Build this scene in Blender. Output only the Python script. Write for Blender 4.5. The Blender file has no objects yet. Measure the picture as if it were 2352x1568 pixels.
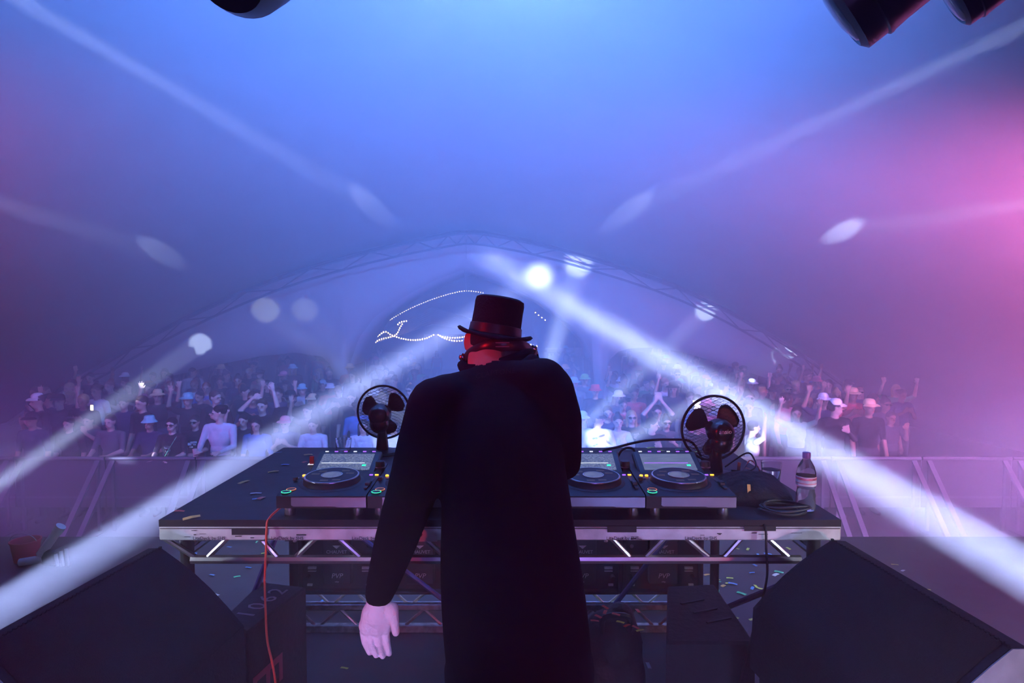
import bpy, math, random
import numpy as np
from mathutils import Matrix, Vector
random.seed(7)
S = bpy.context.scene
COL = S.collection
R = math.radians
# ------------------------------------------------------------------ camera
F, CX, CY, HOR = 1432.0, 1176.0, 784.0, 724.0
CAMZ = 1.87
PITCH = math.atan((CY - HOR) / F)            # looking slightly down
cam_d = bpy.data.cameras.new('camera'); cam = bpy.data.objects.new('camera', cam_d); COL.objects.link(cam)
cam_d.sensor_width = 36.0; cam_d.lens = F / 2352 * 36.0; cam_d.clip_start = 0.02; cam_d.clip_end = 200
cam.location = (0, 0, CAMZ); cam.rotation_euler = (R(90) - PITCH, 0, 0)
S.camera = cam
def ray(px, py):
    x, z = (px - CX) / F, -(py - CY) / F
    c, s = math.cos(-PITCH), math.sin(-PITCH)
    return Vector((x, c - s * z, s + c * z))
def at(px, py, Y):
    d = ray(px, py); return Vector((0, 0, CAMZ)) + d * (Y / d.y)
def atz(px, py, z):
    d = ray(px, py); return Vector((0, 0, CAMZ)) + d * ((z - CAMZ) / d.z)
# ------------------------------------------------------------------ world, exposure
W = bpy.data.worlds.new('night'); S.world = W; W.use_nodes = True
W.node_tree.nodes['Background'].inputs[0].default_value = (0.010, 0.016, 0.06, 1)
W.node_tree.nodes['Background'].inputs[1].default_value = 0.5
S.view_settings.view_transform = 'Standard'; S.view_settings.look = 'None'
S.view_settings.exposure = 0.0; S.view_settings.gamma = 1.0; S.view_settings.use_curve_mapping = False
cy = S.cycles
cy.max_bounces = 6; cy.diffuse_bounces = 1; cy.glossy_bounces = 1; cy.transmission_bounces = 6; cy.transparent_max_bounces = 8
cy.volume_bounces = 0; cy.caustics_reflective = False; cy.caustics_refractive = False
cy.use_denoising = True; cy.sample_clamp_indirect = 4.0; cy.sample_clamp_direct = 0
cy.use_light_tree = True; cy.use_adaptive_sampling = True; cy.adaptive_threshold = 0.5; cy.adaptive_min_samples = 18
HAZE = 0.06
# ------------------------------------------------------------------ lights
def lamp(name, kind, loc, target, energy, color, size=0.1, angle=40, blend=0.5, spread=None):
    d = bpy.data.lights.new(name, kind); o = bpy.data.objects.new(name, d); COL.objects.link(o)
    o.location = loc; d.energy = energy; d.color = color
    if kind == 'SPOT':
        d.spot_size = R(angle); d.spot_blend = blend; d.shadow_soft_size = size
    elif kind == 'AREA':
        d.shape = 'DISK'; d.size = size
        if spread: d.spread = R(spread)
    else: d.shadow_soft_size = size
    if target is not None:
        o.rotation_euler = (Vector(target) - Vector(loc)).to_track_quat('-Z', 'Y').to_euler()
    return o
WHITE = (0.52, 0.65, 1.0); BLUE = (0.12, 0.24, 1.0); COOL = (0.30, 0.50, 1.0)
def beam_src(px, py, Y, tgt, back):     # a floor lamp standing just outside the frame, on the beam's line
    p = at(px, py, Y); return p - (Vector(tgt) - p).normalized() * back
tL, tR = at(1240, 640, 18.9), at(1112, 590, 18.9)
LB = lamp('beam_floor_left', 'AREA', beam_src(-20, 1452, 3.35, tL, .8), tL, 88, (0.42, 0.52, 1.0), 0.38, spread=3.2)
RB = lamp('beam_floor_right', 'AREA', beam_src(2370, 1338, 3.7, tR, .8), tR, 105, (0.45, 0.55, 1.0), 0.38, spread=3.2)
# narrow canopy spots from the moving heads and floor lamps
def gobo(name, src, px, py, Y, e, ang, blend=0.5, col=WHITE): return lamp(name, 'SPOT', src, at(px, py, Y), e, col, 0.05, ang, blend)
gobo('moving_head_left_a', (-3.0, 3.0, 3.75), 850, 470, 13.8, 18000, 3.0)
gobo('moving_head_left_b', (-4.4, 3.0, 3.0), 370, 580, 12.85, 11000, 3.0)
gobo('moving_head_right_a', (3.2, 3.0, 3.6), 1445, 485, 13.1, 18000, 3.0)
gobo('moving_head_right_b', (4.3, 3.5, 2.7), 1940, 530, 10.55, 14000, 3.2)
gobo('spot_canopy_a', (-3.6, 3.0, 0.3), 460, 790, 18.8, 75000, 2.3, 0.2)
gobo('spot_canopy_b', (0.35, 4.5, 0.2), 610, 712, 18.7, 16000, 3.0, 0.5, (0.8, 0.9, 0.8))
gobo('spot_canopy_c', (0.1, 4.5, 0.2), 700, 712, 18.7, 9000, 3.0, 0.6, (0.8, 0.9, 0.8))
gobo('spot_canopy_d', (-0.05, 5.0, 0.3), 1328, 604, 18.6, 75000, 4.2, 1.0)
gobo('spot_canopy_e', (-0.4, 4.5, 0.2), 1620, 715, 18.6, 70000, 2.4, 0.5)
gobo('spot_canopy_f', (-0.6, 4.5, 0.2), 1800, 818, 18.6, 120000, 2.4, 0.5)
gobo('spot_side_left', (-8.2, 6.5, 0.5), 360, 1045, 9.3, 5000, 5.0, 0.8, (0.5, 0.55, 1.0))
# washes: blue over the canopy and crowd from the stage roof, red and magenta from the wings, one added low
for x in (-3.2, 0.3, 3.8): lamp('wash_blue_roof', 'SPOT', (x, 1.6, 6.0), (x * 1.1, 12.0, 5.6), 13000, (0.09, 0.25, 1.0), 0.3, 112, 1.0)
lamp('wash_blue_crowd', 'SPOT', (0.0, 5.6, 6.0), (0.0, 14.0, 1.0), 4800, (0.11, 0.21, 1.0), 0.4, 125, 1.0)
lamp('added_blue_wash', 'SPOT', (0.3, 4.6, 0.3), (0.0, 12.0, 5.5), 1900, (0.10, 0.24, 1.0), 0.3, 125, 1.0)  # added unseen lamp, lifts the dim middle of the canopy
lamp('wash_violet_left', 'SPOT', (-5.9, 5.4, 0.5), (-4.0, 9.0, -0.6), 520, (0.36, 0.15, 1.0), 0.3, 130, 1.0)
lamp('wash_violet_right', 'SPOT', (5.6, 4.9, 0.6), (4.0, 9.0, -0.4), 2100, (0.55, 0.28, 1.0), 0.3, 130, 1.0)
lamp('wash_red_left', 'SPOT', (-6.5, 4.0, 1.6), (-9.0, 9.0, 2.2), 520, (1.0, 0.04, 0.25), 0.3, 150, 1.0)
lamp('wash_magenta_right', 'SPOT', (6.9, 5.0, 1.3), (8.0, 10.0, 2.0), 2100, (1.0, 0.20, 0.72), 0.3, 150, 1.0)
# uplights on the stage edge that catch a few people in the front row
for k, (x, px, py, e) in enumerate(((0.9, 1372, 1000, 5000), (1.6, 1735, 1005, 6000), (-0.9, 885, 1015, 1500))): lamp('spot_front_row', 'SPOT', (x, 5.05, 0.16), at(px, py, 9.4), e, (0.75, 0.88, 1.0), 0.05, 5.5, 0.6)
# stage lamps behind the photographer: dim blue fill, red on the performer; plus added spots
lamp('stage_blue_fill', 'AREA', (0.4, -1.8, 2.4), (-0.2, 2.2, 0.8), 20, (0.36, 0.18, 1.0), 1.2)
lamp('added_glove_spot', 'SPOT', (-0.3, -1.2, 2.9), (-0.37, 1.72, 1.03), 110, (0.42, 0.5, 1.0), 0.06, 13, 0.7)  # added spot to brighten the glove
lamp('stage_red_left', 'SPOT', (-2.6, 0.6, 2.3), (-0.12, 1.97, 1.80), 260, (1.0, 0.01, 0.02), 0.05, 15, 1.0)
for x in (-0.55, 0.6): lamp('added_low_fill', 'SPOT', (x, 0.2, 0.95), (x * 1.9, 3.7, 0.55), 85, (0.34, 0.38, 1.0), 0.06, 62, 1.0)  # added low spots to brighten the panel backs and logos
lamp('stage_red_sleeve', 'SPOT', (-2.3, 0.7, 1.7), (-0.40, 1.72, 1.12), 55, (1.0, 0.10, 0.16), 0.05, 16, 1.0)
for s in (-1, 1): lamp('spot_stage_floor', 'SPOT', (s * 4.4, 3.6, 1.5), (s * 1.75, 4.6, 0), 500, (0.55, 0.62, 1.0), 0.08, 34, 0.9)
lamp('stage_red_right', 'SPOT', (2.0, -1.2, 1.2), (0.7, 2.5, 1.05), 130, (1.0, 0.05, 0.04), 0.05, 50, 0.6)
lamp('stage_red_low', 'SPOT', (-1.0, -1.0, 1.0), (-0.85, 2.2, 1.0), 100, (1.0, 0.06, 0.05), 0.05, 38, 0.8)
lamp('stage_par_wedge', 'SPOT', (1.75, 0.35, 1.2), (1.15, 1.45, 0.92), 40, (0.5, 0.7, 1.0), 0.05, 50, 0.8)
# added unseen spots beside the wedges to brighten the ends of the deck rail
lamp('added_rail_spot_left', 'SPOT', (-1.9, 1.7, 1.3), (-1.15, 2.2, 1.09), 45, (0.7, 0.8, 1.0), 0.03, 30, 1.0)
lamp('added_rail_spot_right', 'SPOT', (1.85, 1.7, 1.3), (1.06, 2.2, 1.09), 45, (0.75, 0.8, 1.0), 0.03, 30, 1.0)
# ------------------------------------------------------------------ materials
_m = {}
def mat(name, col, rough=0.6, metal=0.0, var=0.0, scale=8.0, bump=0.0, emit=None, es=0.0, trans=0.0, ior=1.45, spec=0.5, col2=None, alpha=1.0):
    if name in _m: return _m[name]
    m = bpy.data.materials.new(name); m.use_nodes = True; nt = m.node_tree; b = nt.nodes['Principled BSDF']
    b.inputs['Base Color'].default_value = (*col, 1); b.inputs['Roughness'].default_value = rough; b.inputs['Metallic'].default_value = metal
    b.inputs['Specular IOR Level'].default_value = spec; b.inputs['IOR'].default_value = ior
    if trans: b.inputs['Transmission Weight'].default_value = trans
    if emit: b.inputs['Emission Color'].default_value = (*emit, 1); b.inputs['Emission Strength'].default_value = es
    if var or bump:
        tc = nt.nodes.new('ShaderNodeTexCoord'); n = nt.nodes.new('ShaderNodeTexNoise'); n.inputs['Scale'].default_value = scale; n.inputs['Detail'].default_value = 5
        nt.links.new(tc.outputs['Object'], n.inputs['Vector'])
        if var:
            r = nt.nodes.new('ShaderNodeValToRGB'); c2 = col2 or tuple(c * (1 - var) for c in col)
            r.color_ramp.elements[0].position = 0.35; r.color_ramp.elements[1].position = 0.65
            r.color_ramp.elements[0].color = (*c2, 1); r.color_ramp.elements[1].color = (*col, 1)
            nt.links.new(n.outputs['Fac'], r.inputs[0]); nt.links.new(r.outputs[0], b.inputs['Base Color'])
        if bump:
            bp = nt.nodes.new('ShaderNodeBump'); bp.inputs['Strength'].default_value = bump; bp.inputs['Distance'].default_value = 0.02
            nt.links.new(n.outputs['Fac'], bp.inputs['Height']); nt.links.new(bp.outputs[0], b.inputs['Normal'])
    if emit: m.cycles.emission_sampling = 'FRONT' if name == 'led_wall' else 'NONE'
    _m[name] = m; return m
def glow(name, col, s): return mat(name, (0.02, 0.02, 0.02), 0.4, emit=col, es=s)
def screen_mat(name, a, b_, s, rows, cols):
    if name in _m: return _m[name]
    m = bpy.data.materials.new(name); m.use_nodes = True; nt = m.node_tree; b = nt.nodes['Principled BSDF']
    b.inputs['Base Color'].default_value = (0.01, 0.01, 0.015, 1); b.inputs['Roughness'].default_value = 0.15
    tc = nt.nodes.new('ShaderNodeTexCoord'); mp = nt.nodes.new('ShaderNodeMapping'); mp.inputs['Scale'].default_value = (cols, rows, 1)
    nt.links.new(tc.outputs['Generated'], mp.inputs[0])
    n = nt.nodes.new('ShaderNodeTexNoise'); n.inputs['Scale'].default_value = 1.0; n.inputs['Detail'].default_value = 2
    nt.links.new(mp.outputs[0], n.inputs['Vector'])
    r = nt.nodes.new('ShaderNodeValToRGB'); r.color_ramp.elements[0].position = 0.48; r.color_ramp.elements[1].position = 0.54
    r.color_ramp.elements[0].color = (*a, 1); r.color_ramp.elements[1].color = (*b_, 1)
    nt.links.new(n.outputs['Fac'], r.inputs[0]); nt.links.new(r.outputs[0], b.inputs['Emission Color']); b.inputs['Emission Strength'].default_value = s; m.cycles.emission_sampling = 'NONE'
    _m[name] = m; return m
# ------------------------------------------------------------------ mesh helpers
def frame(z, up=(0, 0, 1)):
    z = Vector(z).normalized(); u = Vector(up)
    if abs(z.dot(u)) > 0.98: u = Vector((1, 0, 0))
    x = u.cross(z).normalized(); y = z.cross(x); return x, y, z
class MB:
    def __init__(s): s.v = []; s.f = []; s.m = []
    def add(s, vs, fs, mi=0, M=None):
        o = len(s.v); s.v += [tuple(M @ Vector(p)) if M is not None else tuple(p) for p in vs]
        s.f += [tuple(o + i for i in f) for f in fs]; s.m += [mi] * len(fs); return s
    def box(s, c, d, M=None, mi=0, bev=0.0):
        x, y, z = (k / 2 for k in d); cx, cy_, cz = c
        if bev <= 0:
            vs = [(cx + a * x, cy_ + b * y, cz + e * z) for e in (-1, 1) for b in (-1, 1) for a in (-1, 1)]
            return s.add(vs, [(0, 2, 3, 1), (4, 5, 7, 6), (0, 1, 5, 4), (2, 6, 7, 3), (0, 4, 6, 2), (1, 3, 7, 5)], mi, M)
        b = min(bev, x * .9, y * .9, z * .9); rings = []
        for zz, k in ((-z, b), (-z + b, 0), (z - b, 0), (z, b)):
            X, Y = x - k, y - k; q = b * .7 if k == 0 else 0
            rings.append([(-X + q, -Y, zz), (X - q, -Y, zz), (X, -Y + q, zz), (X, Y - q, zz), (X - q, Y, zz), (-X + q, Y, zz), (-X, Y - q, zz), (-X, -Y + q, zz)])
        vs = [(cx + p[0], cy_ + p[1], cz + p[2]) for r in rings for p in r]; fs = []
        for i in range(3):
            for j in range(8): fs.append((i * 8 + j, i * 8 + (j + 1) % 8, i * 8 + 8 + (j + 1) % 8, i * 8 + 8 + j))
        fs += [tuple(range(7, -1, -1)), tuple(range(24, 32))]
        return s.add(vs, fs, mi, M)
    def tube(s, pts, r, n=8, cap=True, mi=0, M=None, flat=1.0, closed=False):
        pts = [Vector(p) for p in pts]; k = len(pts); rs = r if isinstance(r, (list, tuple)) else [r] * k
        vs = []; up = None
        for i, p in enumerate(pts):
            if closed: t = pts[(i + 1) % k] - pts[i - 1]
            else: t = pts[min(i + 1, k - 1)] - pts[max(i - 1, 0)]
            if t.length < 1e-9: t = Vector((0, 0, 1))
            t.normalize()
            if up is None: x, y, _ = frame(t)
            else:
                x = up - t * up.dot(t)
                if x.length < 1e-6: x, y, _ = frame(t)
                else: x.normalize(); y = t.cross(x)
            up = x
            for j in range(n):
                a = 2 * math.pi * j / n; vs.append(p + x * math.cos(a) * rs[i] + y * math.sin(a) * rs[i] * flat)
        fs = []
        for i in range(k if closed else k - 1):
            a, b = i * n, ((i + 1) % k) * n
            for j in range(n): fs.append((a + j, a + (j + 1) % n, b + (j + 1) % n, b + j))
        if cap and not closed: fs += [tuple(range(n - 1, -1, -1)), tuple((k - 1) * n + j for j in range(n))]
        return s.add(vs, fs, mi, M)
    def cyl(s, p0, p1, r0, r1=None, n=16, mi=0, M=None): return s.tube([p0, p1], [r0, r0 if r1 is None else r1], n, True, mi, M)
    def lathe(s, prof, n=24, M=None, mi=0, ring=False):
        vs = []; fs = []; k = len(prof)
        for (r, z) in prof:
            for j in range(n):
                a = 2 * math.pi * j / n; vs.append((r * math.cos(a), r * math.sin(a), z))
        for i in range(k - 1):
            for j in range(n): fs.append((i * n + j, i * n + (j + 1) % n, (i + 1) * n + (j + 1) % n, (i + 1) * n + j))
        if ring:
            for j in range(n): fs.append(((k - 1) * n + j, (k - 1) * n + (j + 1) % n, (j + 1) % n, j))
            return s.add(vs, fs, mi, M)
        if prof[0][0] > 1e-6: fs.append(tuple(range(n - 1, -1, -1)))
        if prof[-1][0] > 1e-6: fs.append(tuple((k - 1) * n + j for j in range(n)))
        return s.add(vs, fs, mi, M)
    def ell(s, c, r, M=None, nu=14, nv=8, mi=0):
        c = Vector(c); r = (r, r, r) if not isinstance(r, (tuple, list)) else r; vs = [(c.x, c.y, c.z - r[2])]; fs = []
        for i in range(1, nv):
            t = math.pi * i / nv
            for j in range(nu):
                a = 2 * math.pi * j / nu; vs.append((c.x + r[0] * math.sin(t) * math.cos(a), c.y + r[1] * math.sin(t) * math.sin(a), c.z - r[2] * math.cos(t)))
        vs.append((c.x, c.y, c.z + r[2])); L = len(vs) - 1
        for j in range(nu): fs.append((0, 1 + (j + 1) % nu, 1 + j)); fs.append((L, L - nu + j, L - nu + (j + 1) % nu))
        for i in range(nv - 2):
            for j in range(nu): fs.append((1 + i * nu + j, 1 + i * nu + (j + 1) % nu, 1 + (i + 1) * nu + (j + 1) % nu, 1 + (i + 1) * nu + j))
        return s.add(vs, fs, mi, M)
    def prism(s, poly, y0, y1, M=None, mi=0):      # polygon in XZ, extruded along Y
        k = len(poly); vs = [(p[0], y0, p[1]) for p in poly] + [(p[0], y1, p[1]) for p in poly]
        fs = [tuple(range(k)), tuple(range(2 * k - 1, k - 1, -1))] + [(i, k + i, k + (i + 1) % k, (i + 1) % k) for i in range(k)]
        return s.add(vs, fs, mi, M)
    def mesh(s, name='m', smooth=40):
        me = bpy.data.meshes.new(name); me.from_pydata(s.v, [], s.f); me.update()
        me.polygons.foreach_set('material_index', s.m)
        if smooth:
            me.polygons.foreach_set('use_smooth', [True] * len(me.polygons)); me.set_sharp_from_angle(angle=R(smooth))
        return me
    def build(s, name, mats, parent=None, smooth=40, fix=True):
        me = s.mesh(name, smooth)
        if fix:
            import bmesh
            bm = bmesh.new(); bm.from_mesh(me); bmesh.ops.recalc_face_normals(bm, faces=bm.faces); bm.to_mesh(me); bm.free()
        return link(name, me, mats, parent)
def link(name, me, mats, parent=None):
    o = bpy.data.objects.new(name, me); COL.objects.link(o)
    for m in (mats if isinstance(mats, (list, tuple)) else [mats]): me.materials.append(m)
    if parent: o.parent = parent
    return o
def tag(o, label=None, cat=None, group=None, kind=None):
    if label: o['label'] = label
    if cat: o['category'] = cat
    if group: o['group'] = group
    if kind: o['kind'] = kind
    return o
def thing(name, label, cat, loc=(0, 0, 0), rz=0, group=None):
    o = bpy.data.objects.new(name, None); COL.objects.link(o); o.location = loc; o.rotation_euler = (0, 0, rz); o.empty_display_size = .05
    return tag(o, label, cat, group)
def copy_tree(o, parent=None):
    c = o.copy(); COL.objects.link(c)
    if parent: c.parent = parent; c.matrix_parent_inverse = o.matrix_parent_inverse
    for ch in list(o.children): copy_tree(ch, c)
    return c
def baked(o, mods):        # evaluate modifiers into a plain mesh, drop the temporary object
    for t, kw in mods:
        md = o.modifiers.new(t, t)
        for k, v in kw.items(): setattr(md, k, v)
    dg = bpy.context.evaluated_depsgraph_get(); me = bpy.data.meshes.new_from_object(o.evaluated_get(dg)); old = o.data
    bpy.data.objects.remove(o); bpy.data.meshes.remove(old); return me
def text_mesh(body, size, depth=0.0005, align='CENTER', spacing=1.0, shear=0.0):
    c = bpy.data.curves.new('t', 'FONT'); c.body = body; c.size = size; c.extrude = depth; c.align_x = align; c.align_y = 'CENTER'; c.resolution_u = 2
    c.space_character = spacing; c.shear = shear
    o = bpy.data.objects.new('t', c); COL.objects.link(o); dg = bpy.context.evaluated_depsgraph_get()
    me = bpy.data.meshes.new_from_object(o.evaluated_get(dg)); bpy.data.objects.remove(o); bpy.data.curves.remove(c); return me
def text(body, size, M, m, parent=None, name='lettering', **kw):
    me = text_mesh(body, size, **kw); me.transform(M); return link(name, me, m, parent)
def T(x, y, z): return Matrix.Translation((x, y, z))
def RX(a): return Matrix.Rotation(R(a), 4, 'X')
def RY(a): return Matrix.Rotation(R(a), 4, 'Y')
def RZ(a): return Matrix.Rotation(R(a), 4, 'Z')
def crv(pts, n=6):         # catmull-rom through points
    P = [Vector(p) for p in pts]; out = []
    for i in range(len(P) - 1):
        a, b, c, d = P[max(i - 1, 0)], P[i], P[i + 1], P[min(i + 2, len(P) - 1)]
        for k in range(n):
            t = k / n; out.append(0.5 * ((2 * b) + (c - a) * t + (2 * a - 5 * b + 4 * c - d) * t * t + (3 * b - a - 3 * c + d) * t ** 3))
    return out + [P[-1]]
BLACK = mat('black_plastic', (0.012, 0.012, 0.014), 0.45); BLACKM = mat('black_metal', (0.015, 0.015, 0.018), 0.5, 0.3)
ALU = mat('scuffed_aluminium', (0.55, 0.56, 0.6), 0.38, 0.85, 0.45, 30, 0.15); STEEL = mat('galvanised_steel', (0.5, 0.52, 0.55), 0.4, 0.8, 0.2, 20)
# ------------------------------------------------------------------ the setting
GZ = -1.30                                      # ground in front of the stage
STAGE_Y = 5.2
floor_m = mat('stage_floor', (0.042, 0.042, 0.05), 0.5, 0, 0.4, 6, 0.2)
tag(MB().box((0, 1.35, -0.06), (13, 7.7, 0.12)).build('floor', floor_m, smooth=0), 'dark stage floor scattered with confetti', kind='structure')
tag(MB().box((0, 4.95, -0.7), (13, 0.3, 1.1)).build('wall_stage_front', mat('stage_skirt', (0.01, 0.01, 0.012), 0.8), smooth=0), 'black skirt below the stage edge', kind='structure')
tag(MB().box((0, 24, GZ - 0.05), (60, 60, 0.1)).build('ground', mat('trodden_ground', (0.05, 0.05, 0.05), 0.9, 0, 0.5, 3, 0.4), smooth=0), 'dark trodden ground under the crowd', kind='structure')
YT = 18.0
arch_px = [(-260, 1250), (-120, 1110), (0, 1000), (100, 930), (250, 840), (420, 745), (640, 650), (850, 588), (1000, 556), (1070, 545), (1140, 552), (1280, 583), (1500, 650), (1650, 715), (1800, 800), (1930, 890), (2050, 985), (2160, 1090), (2300, 1240)]
arch = crv([at(x, y - 20, YT + .4) for x, y in arch_px], 4)
fabric = mat('white_tent_fabric', (0.72, 0.72, 0.74), 0.75, 0, 0.06, 1.5, 0.05)
def ceiling():
    vs = []; fs = []; rows = 14; n = len(arch); ax = at(1070, 545, YT).x
    for i in range(rows + 1):
        t = i / rows; Y = -2.6 + (YT + 0.4 + 2.6) * t; u = 1 - t
        for p in arch:
            # saddle: wider and taller towards the stage
            vs.append((ax * t + (p.x - ax) * (1 + 0.12 * u), Y, GZ + (p.z - GZ) * (1 + 0.62 * u ** 1.6)))
    for i in range(rows):
        for j in range(n - 1): fs.append((i * n + j, i * n + j + 1, (i + 1) * n + j + 1, (i + 1) * n + j))
    return MB().add(vs, fs)
co = ceiling().build('ceiling', fabric, smooth=180); co.modifiers.new('thick', 'SOLIDIFY').thickness = 0.03
tag(co, 'white tent canopy washed in blue light', kind='structure')
back = MB(); bp = [co.data.vertices[i].co.copy() for i in range(len(arch))]
vs = [tuple(p) for p in bp] + [(p.x, p.y, GZ) for p in bp]; n = len(bp)
tag(back.add(vs, [(j, j + 1, n + j + 1, n + j) for j in range(n - 1)]).build('wall_back', mat('black_drape', (0.01, 0.01, 0.012), 0.9), smooth=0), 'black drape closing the tent behind the stage', kind='structure')
def openings(px):          # lower edge of the far wall, in pixels at the wall's distance
    def interp(tab):
        for (a, b), (c, d) in zip(tab, tab[1:]):
            if a <= px <= c: return b + (d - b) * (px - a) / (c - a)
        return None
    L = [(-600, 1100), (-300, 1030), (0, 955), (200, 907), (340, 876), (500, 837), (600, 817), (680, 809), (740, 818), (775, 850), (785, 985)]
    C = [(793, 985), (800, 840), (825, 775), (860, 728), (920, 684), (1000, 642), (1070, 615), (1140, 641), (1240, 690), (1310, 742), (1350, 785), (1368, 830), (1374, 985)]
    D = [(1382, 985), (1390, 840), (1410, 810), (1445, 799), (1500, 797), (1570, 808), (1700, 848), (1900, 912), (2100, 985), (2600, 1130)]
    for tab in (L, C, D):
        r = interp(tab)
        if r is not None: return r
    return 985
def far_wall():
    Y = YT + 0.55; xs = sorted(set([-260 + 20 * i for i in range(128)] + [785, 787, 793, 795, 825, 1070, 1374, 1376, 1382, 1384])); vs = []; fs = []
    def top(px):
        for (a, b), (c, d) in zip(arch_px, arch_px[1:]):
            if a <= px <= c: return b + (d - b) * (px - a) / (c - a)
        return 1240
    K = 6
    for x in xs:
        t, b = top(x) - 18, openings(x); b = max(b, t + 1)
        for k in range(K):
            u = k / (K - 1); p = at(x, t + (b - t) * u, Y + 0.5 * u)
            vs.append(p)
    for i in range(len(xs) - 1):
        for k in range(K - 1): fs.append((i * K + k, (i + 1) * K + k, (i + 1) * K + k + 1, i * K + k + 1))
    return MB().add(vs, fs)
fw = far_wall().build('wall_far', fabric, smooth=180); fw.modifiers.new('thick', 'SOLIDIFY').thickness = 0.03
tag(fw, 'white fabric end wall with one pointed and two low arched openings', kind='structure')
def rim(pxs, Y, w, name):  # fabric tunnel behind an opening
    a = [at(x, y, Y) for x, y in pxs]; vs = []; fs = []; n = len(a)
    for p in a: vs.append(p)
    for p in a: vs.append((p.x, p.y + w, p.z - 0.02))
    fs = [(j, j + 1, n + j + 1, n + j) for j in range(n - 1)]
    o = MB().add(vs, fs).build(name, fabric, smooth=60); o.modifiers.new('thick', 'SOLIDIFY').thickness = 0.02
    return tag(o, kind='structure')
tag(rim([(800, 840), (825, 775), (860, 728), (920, 684), (1000, 642), (1070, 615), (1140, 641), (1240, 690), (1310, 742), (1350, 785), (1368, 830)], YT + 1.06, 2.6, 'trim_1'), 'pale fabric tunnel round the pointed opening')
# haze filling the tent
hz = MB().box((0, 11.1, 3.85), (27, 27.4, 10.3)).build('haze', None, smooth=0); hz.data.materials.clear()
hm = bpy.data.materials.new('stage_haze'); hm.use_nodes = True; nt = hm.node_tree; nt.nodes.remove(nt.nodes['Principled BSDF'])
vsn = nt.nodes.new('ShaderNodeVolumeScatter'); vsn.inputs['Color'].default_value = (0.95, 0.96, 1, 1); vsn.inputs['Density'].default_value = HAZE; vsn.inputs['Anisotropy'].default_value = 0.0
nt.links.new(vsn.outputs[0], nt.nodes['Material Output'].inputs['Volume']); hz.data.materials.append(hm)
tag(hz, 'thin stage haze filling the tent', 'haze', kind='stuff')
# ------------------------------------------------------------------ arch truss, overhead truss, moving heads
def lattice(mb_parent, pts_a, pts_b, r, mat_, name, step=1):
    k = 0
    for i in range(0, len(pts_a) - 1, step):
        a, b = (pts_a[i], pts_b[i + step]) if k % 2 == 0 else (pts_b[i], pts_a[i + step])
        MB().cyl(a, b, r, n=5).build(name, mat_, mb_parent, 60, fix=False); k += 1
TRUSSM = mat('tent_truss_metal', (0.16, 0.17, 0.2), 0.5, 0.4)
tr = thing('arch_truss', 'long curved lattice truss arching across the tent above the crowd', 'truss', (0, YT, GZ))
def local(o, pts): return [p - Vector(o.location) for p in pts]
lo = [at(x, y + 15, YT - 0.15) for x, y in arch_px]; up = [at(x, y - 9, YT - 0.15) for x, y in arch_px]; bk = [at(x, y - 14, YT + 0.2) for x, y in arch_px]
lo, up, bk = (local(tr, crv(q, 3)) for q in (lo, up, bk))
for q in (lo, up, bk): MB().tube(q, 0.035, 6).build('chord', TRUSSM, tr)
lattice(tr, lo, up, 0.018, TRUSSM, 'brace'); lattice(tr, up, bk, 0.014, TRUSSM, 'brace')
# ridge cable and apex wires
rc = tag(MB().tube([at(1071, 548, YT - .1), at(1071, 595, YT + .4)], 0.012, 5).build('hanging_wire', STEEL), 'thin pale wire hanging from the arch truss apex', 'wire')
rc2 = tag(MB().tube([at(1066, 617, YT + 1.1), at(1072, 668, YT + 1.6)], 0.01, 5).build('hanging_wire', STEEL), 'thin pale wire hanging inside the pointed opening', 'wire')
# overhead lighting truss (just above the frame)
ot = thing('lighting_truss', 'overhead black box truss carrying the moving head lights', 'truss', (0, 2.8, 4.5))
for dy in (-.15, .15):
    for dz in (0, .3): MB().cyl((-5.2, dy, dz), (5.2, dy, dz), 0.025, n=8).build('chord', BLACKM, ot)
for i in range(20):
    x = -5 + i * .5
    for dy in (-.15, .15): MB().cyl((x, dy, 0 if i % 2 else .3), (x + .5, dy, .3 if i % 2 else 0), 0.012, n=5).build('brace', BLACKM, ot)
for s in (-1, 1):
    for dy in (-.15, .15): MB().cyl((s * 5.2, dy, -4.5), (s * 5.2, dy, .3), 0.03, n=8).build('leg', BLACKM, ot)
LENS = mat('dark_lens_glass', (0.02, 0.02, 0.05), 0.08, spec=0.8)
def moving_head(p, target, s, label, group='moving head lights above the stage'):
    t = thing('moving_head_light', label, 'stage light', p, 0, group); d = (Vector(target) - Vector(p)).normalized(); x, y, z = frame(d)
    M = Matrix((x, y, z)).transposed().to_4x4() @ Matrix.Scale(s, 4)
    MB().lathe([(0, -.2), (.09, -.19), (.13, -.12), (.145, 0), (.15, .1), (.155, .14), (.158, .145), (.158, .155), (.15, .16), (.152, .22), (.13, .235), (.125, .225), (0.0, .225)], 32, M).build('head', mat('black_fixture', (0.02, 0.02, 0.022), 0.35), t)
    MB().lathe([(0, .226), (.118, .226), (.11, .236), (.06, .247), (0, .25)], 24, M).build('lens', LENS, t)
    for k in (-1, 1): MB().box((k * .2 * s, 0, .18 * s), (.05 * s, .12 * s, .52 * s), bev=.015).build('yoke_arm', BLACK, t)
    MB().box((0, 0, .45 * s), (.45 * s, .2 * s, .06 * s), bev=.02).build('yoke', BLACK, t)
    MB().box((0, 0, .56 * s), (.4 * s, .3 * s, .14 * s), bev=.03).build('base', BLACK, t)
    MB().box((0, 0, .63 * s + (4.5 - p[2] - .63 * s) / 2), (.06, .05, max(.02, 4.5 - p[2] - .63 * s))).build('clamp', BLACKM, t)
    return t
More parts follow.
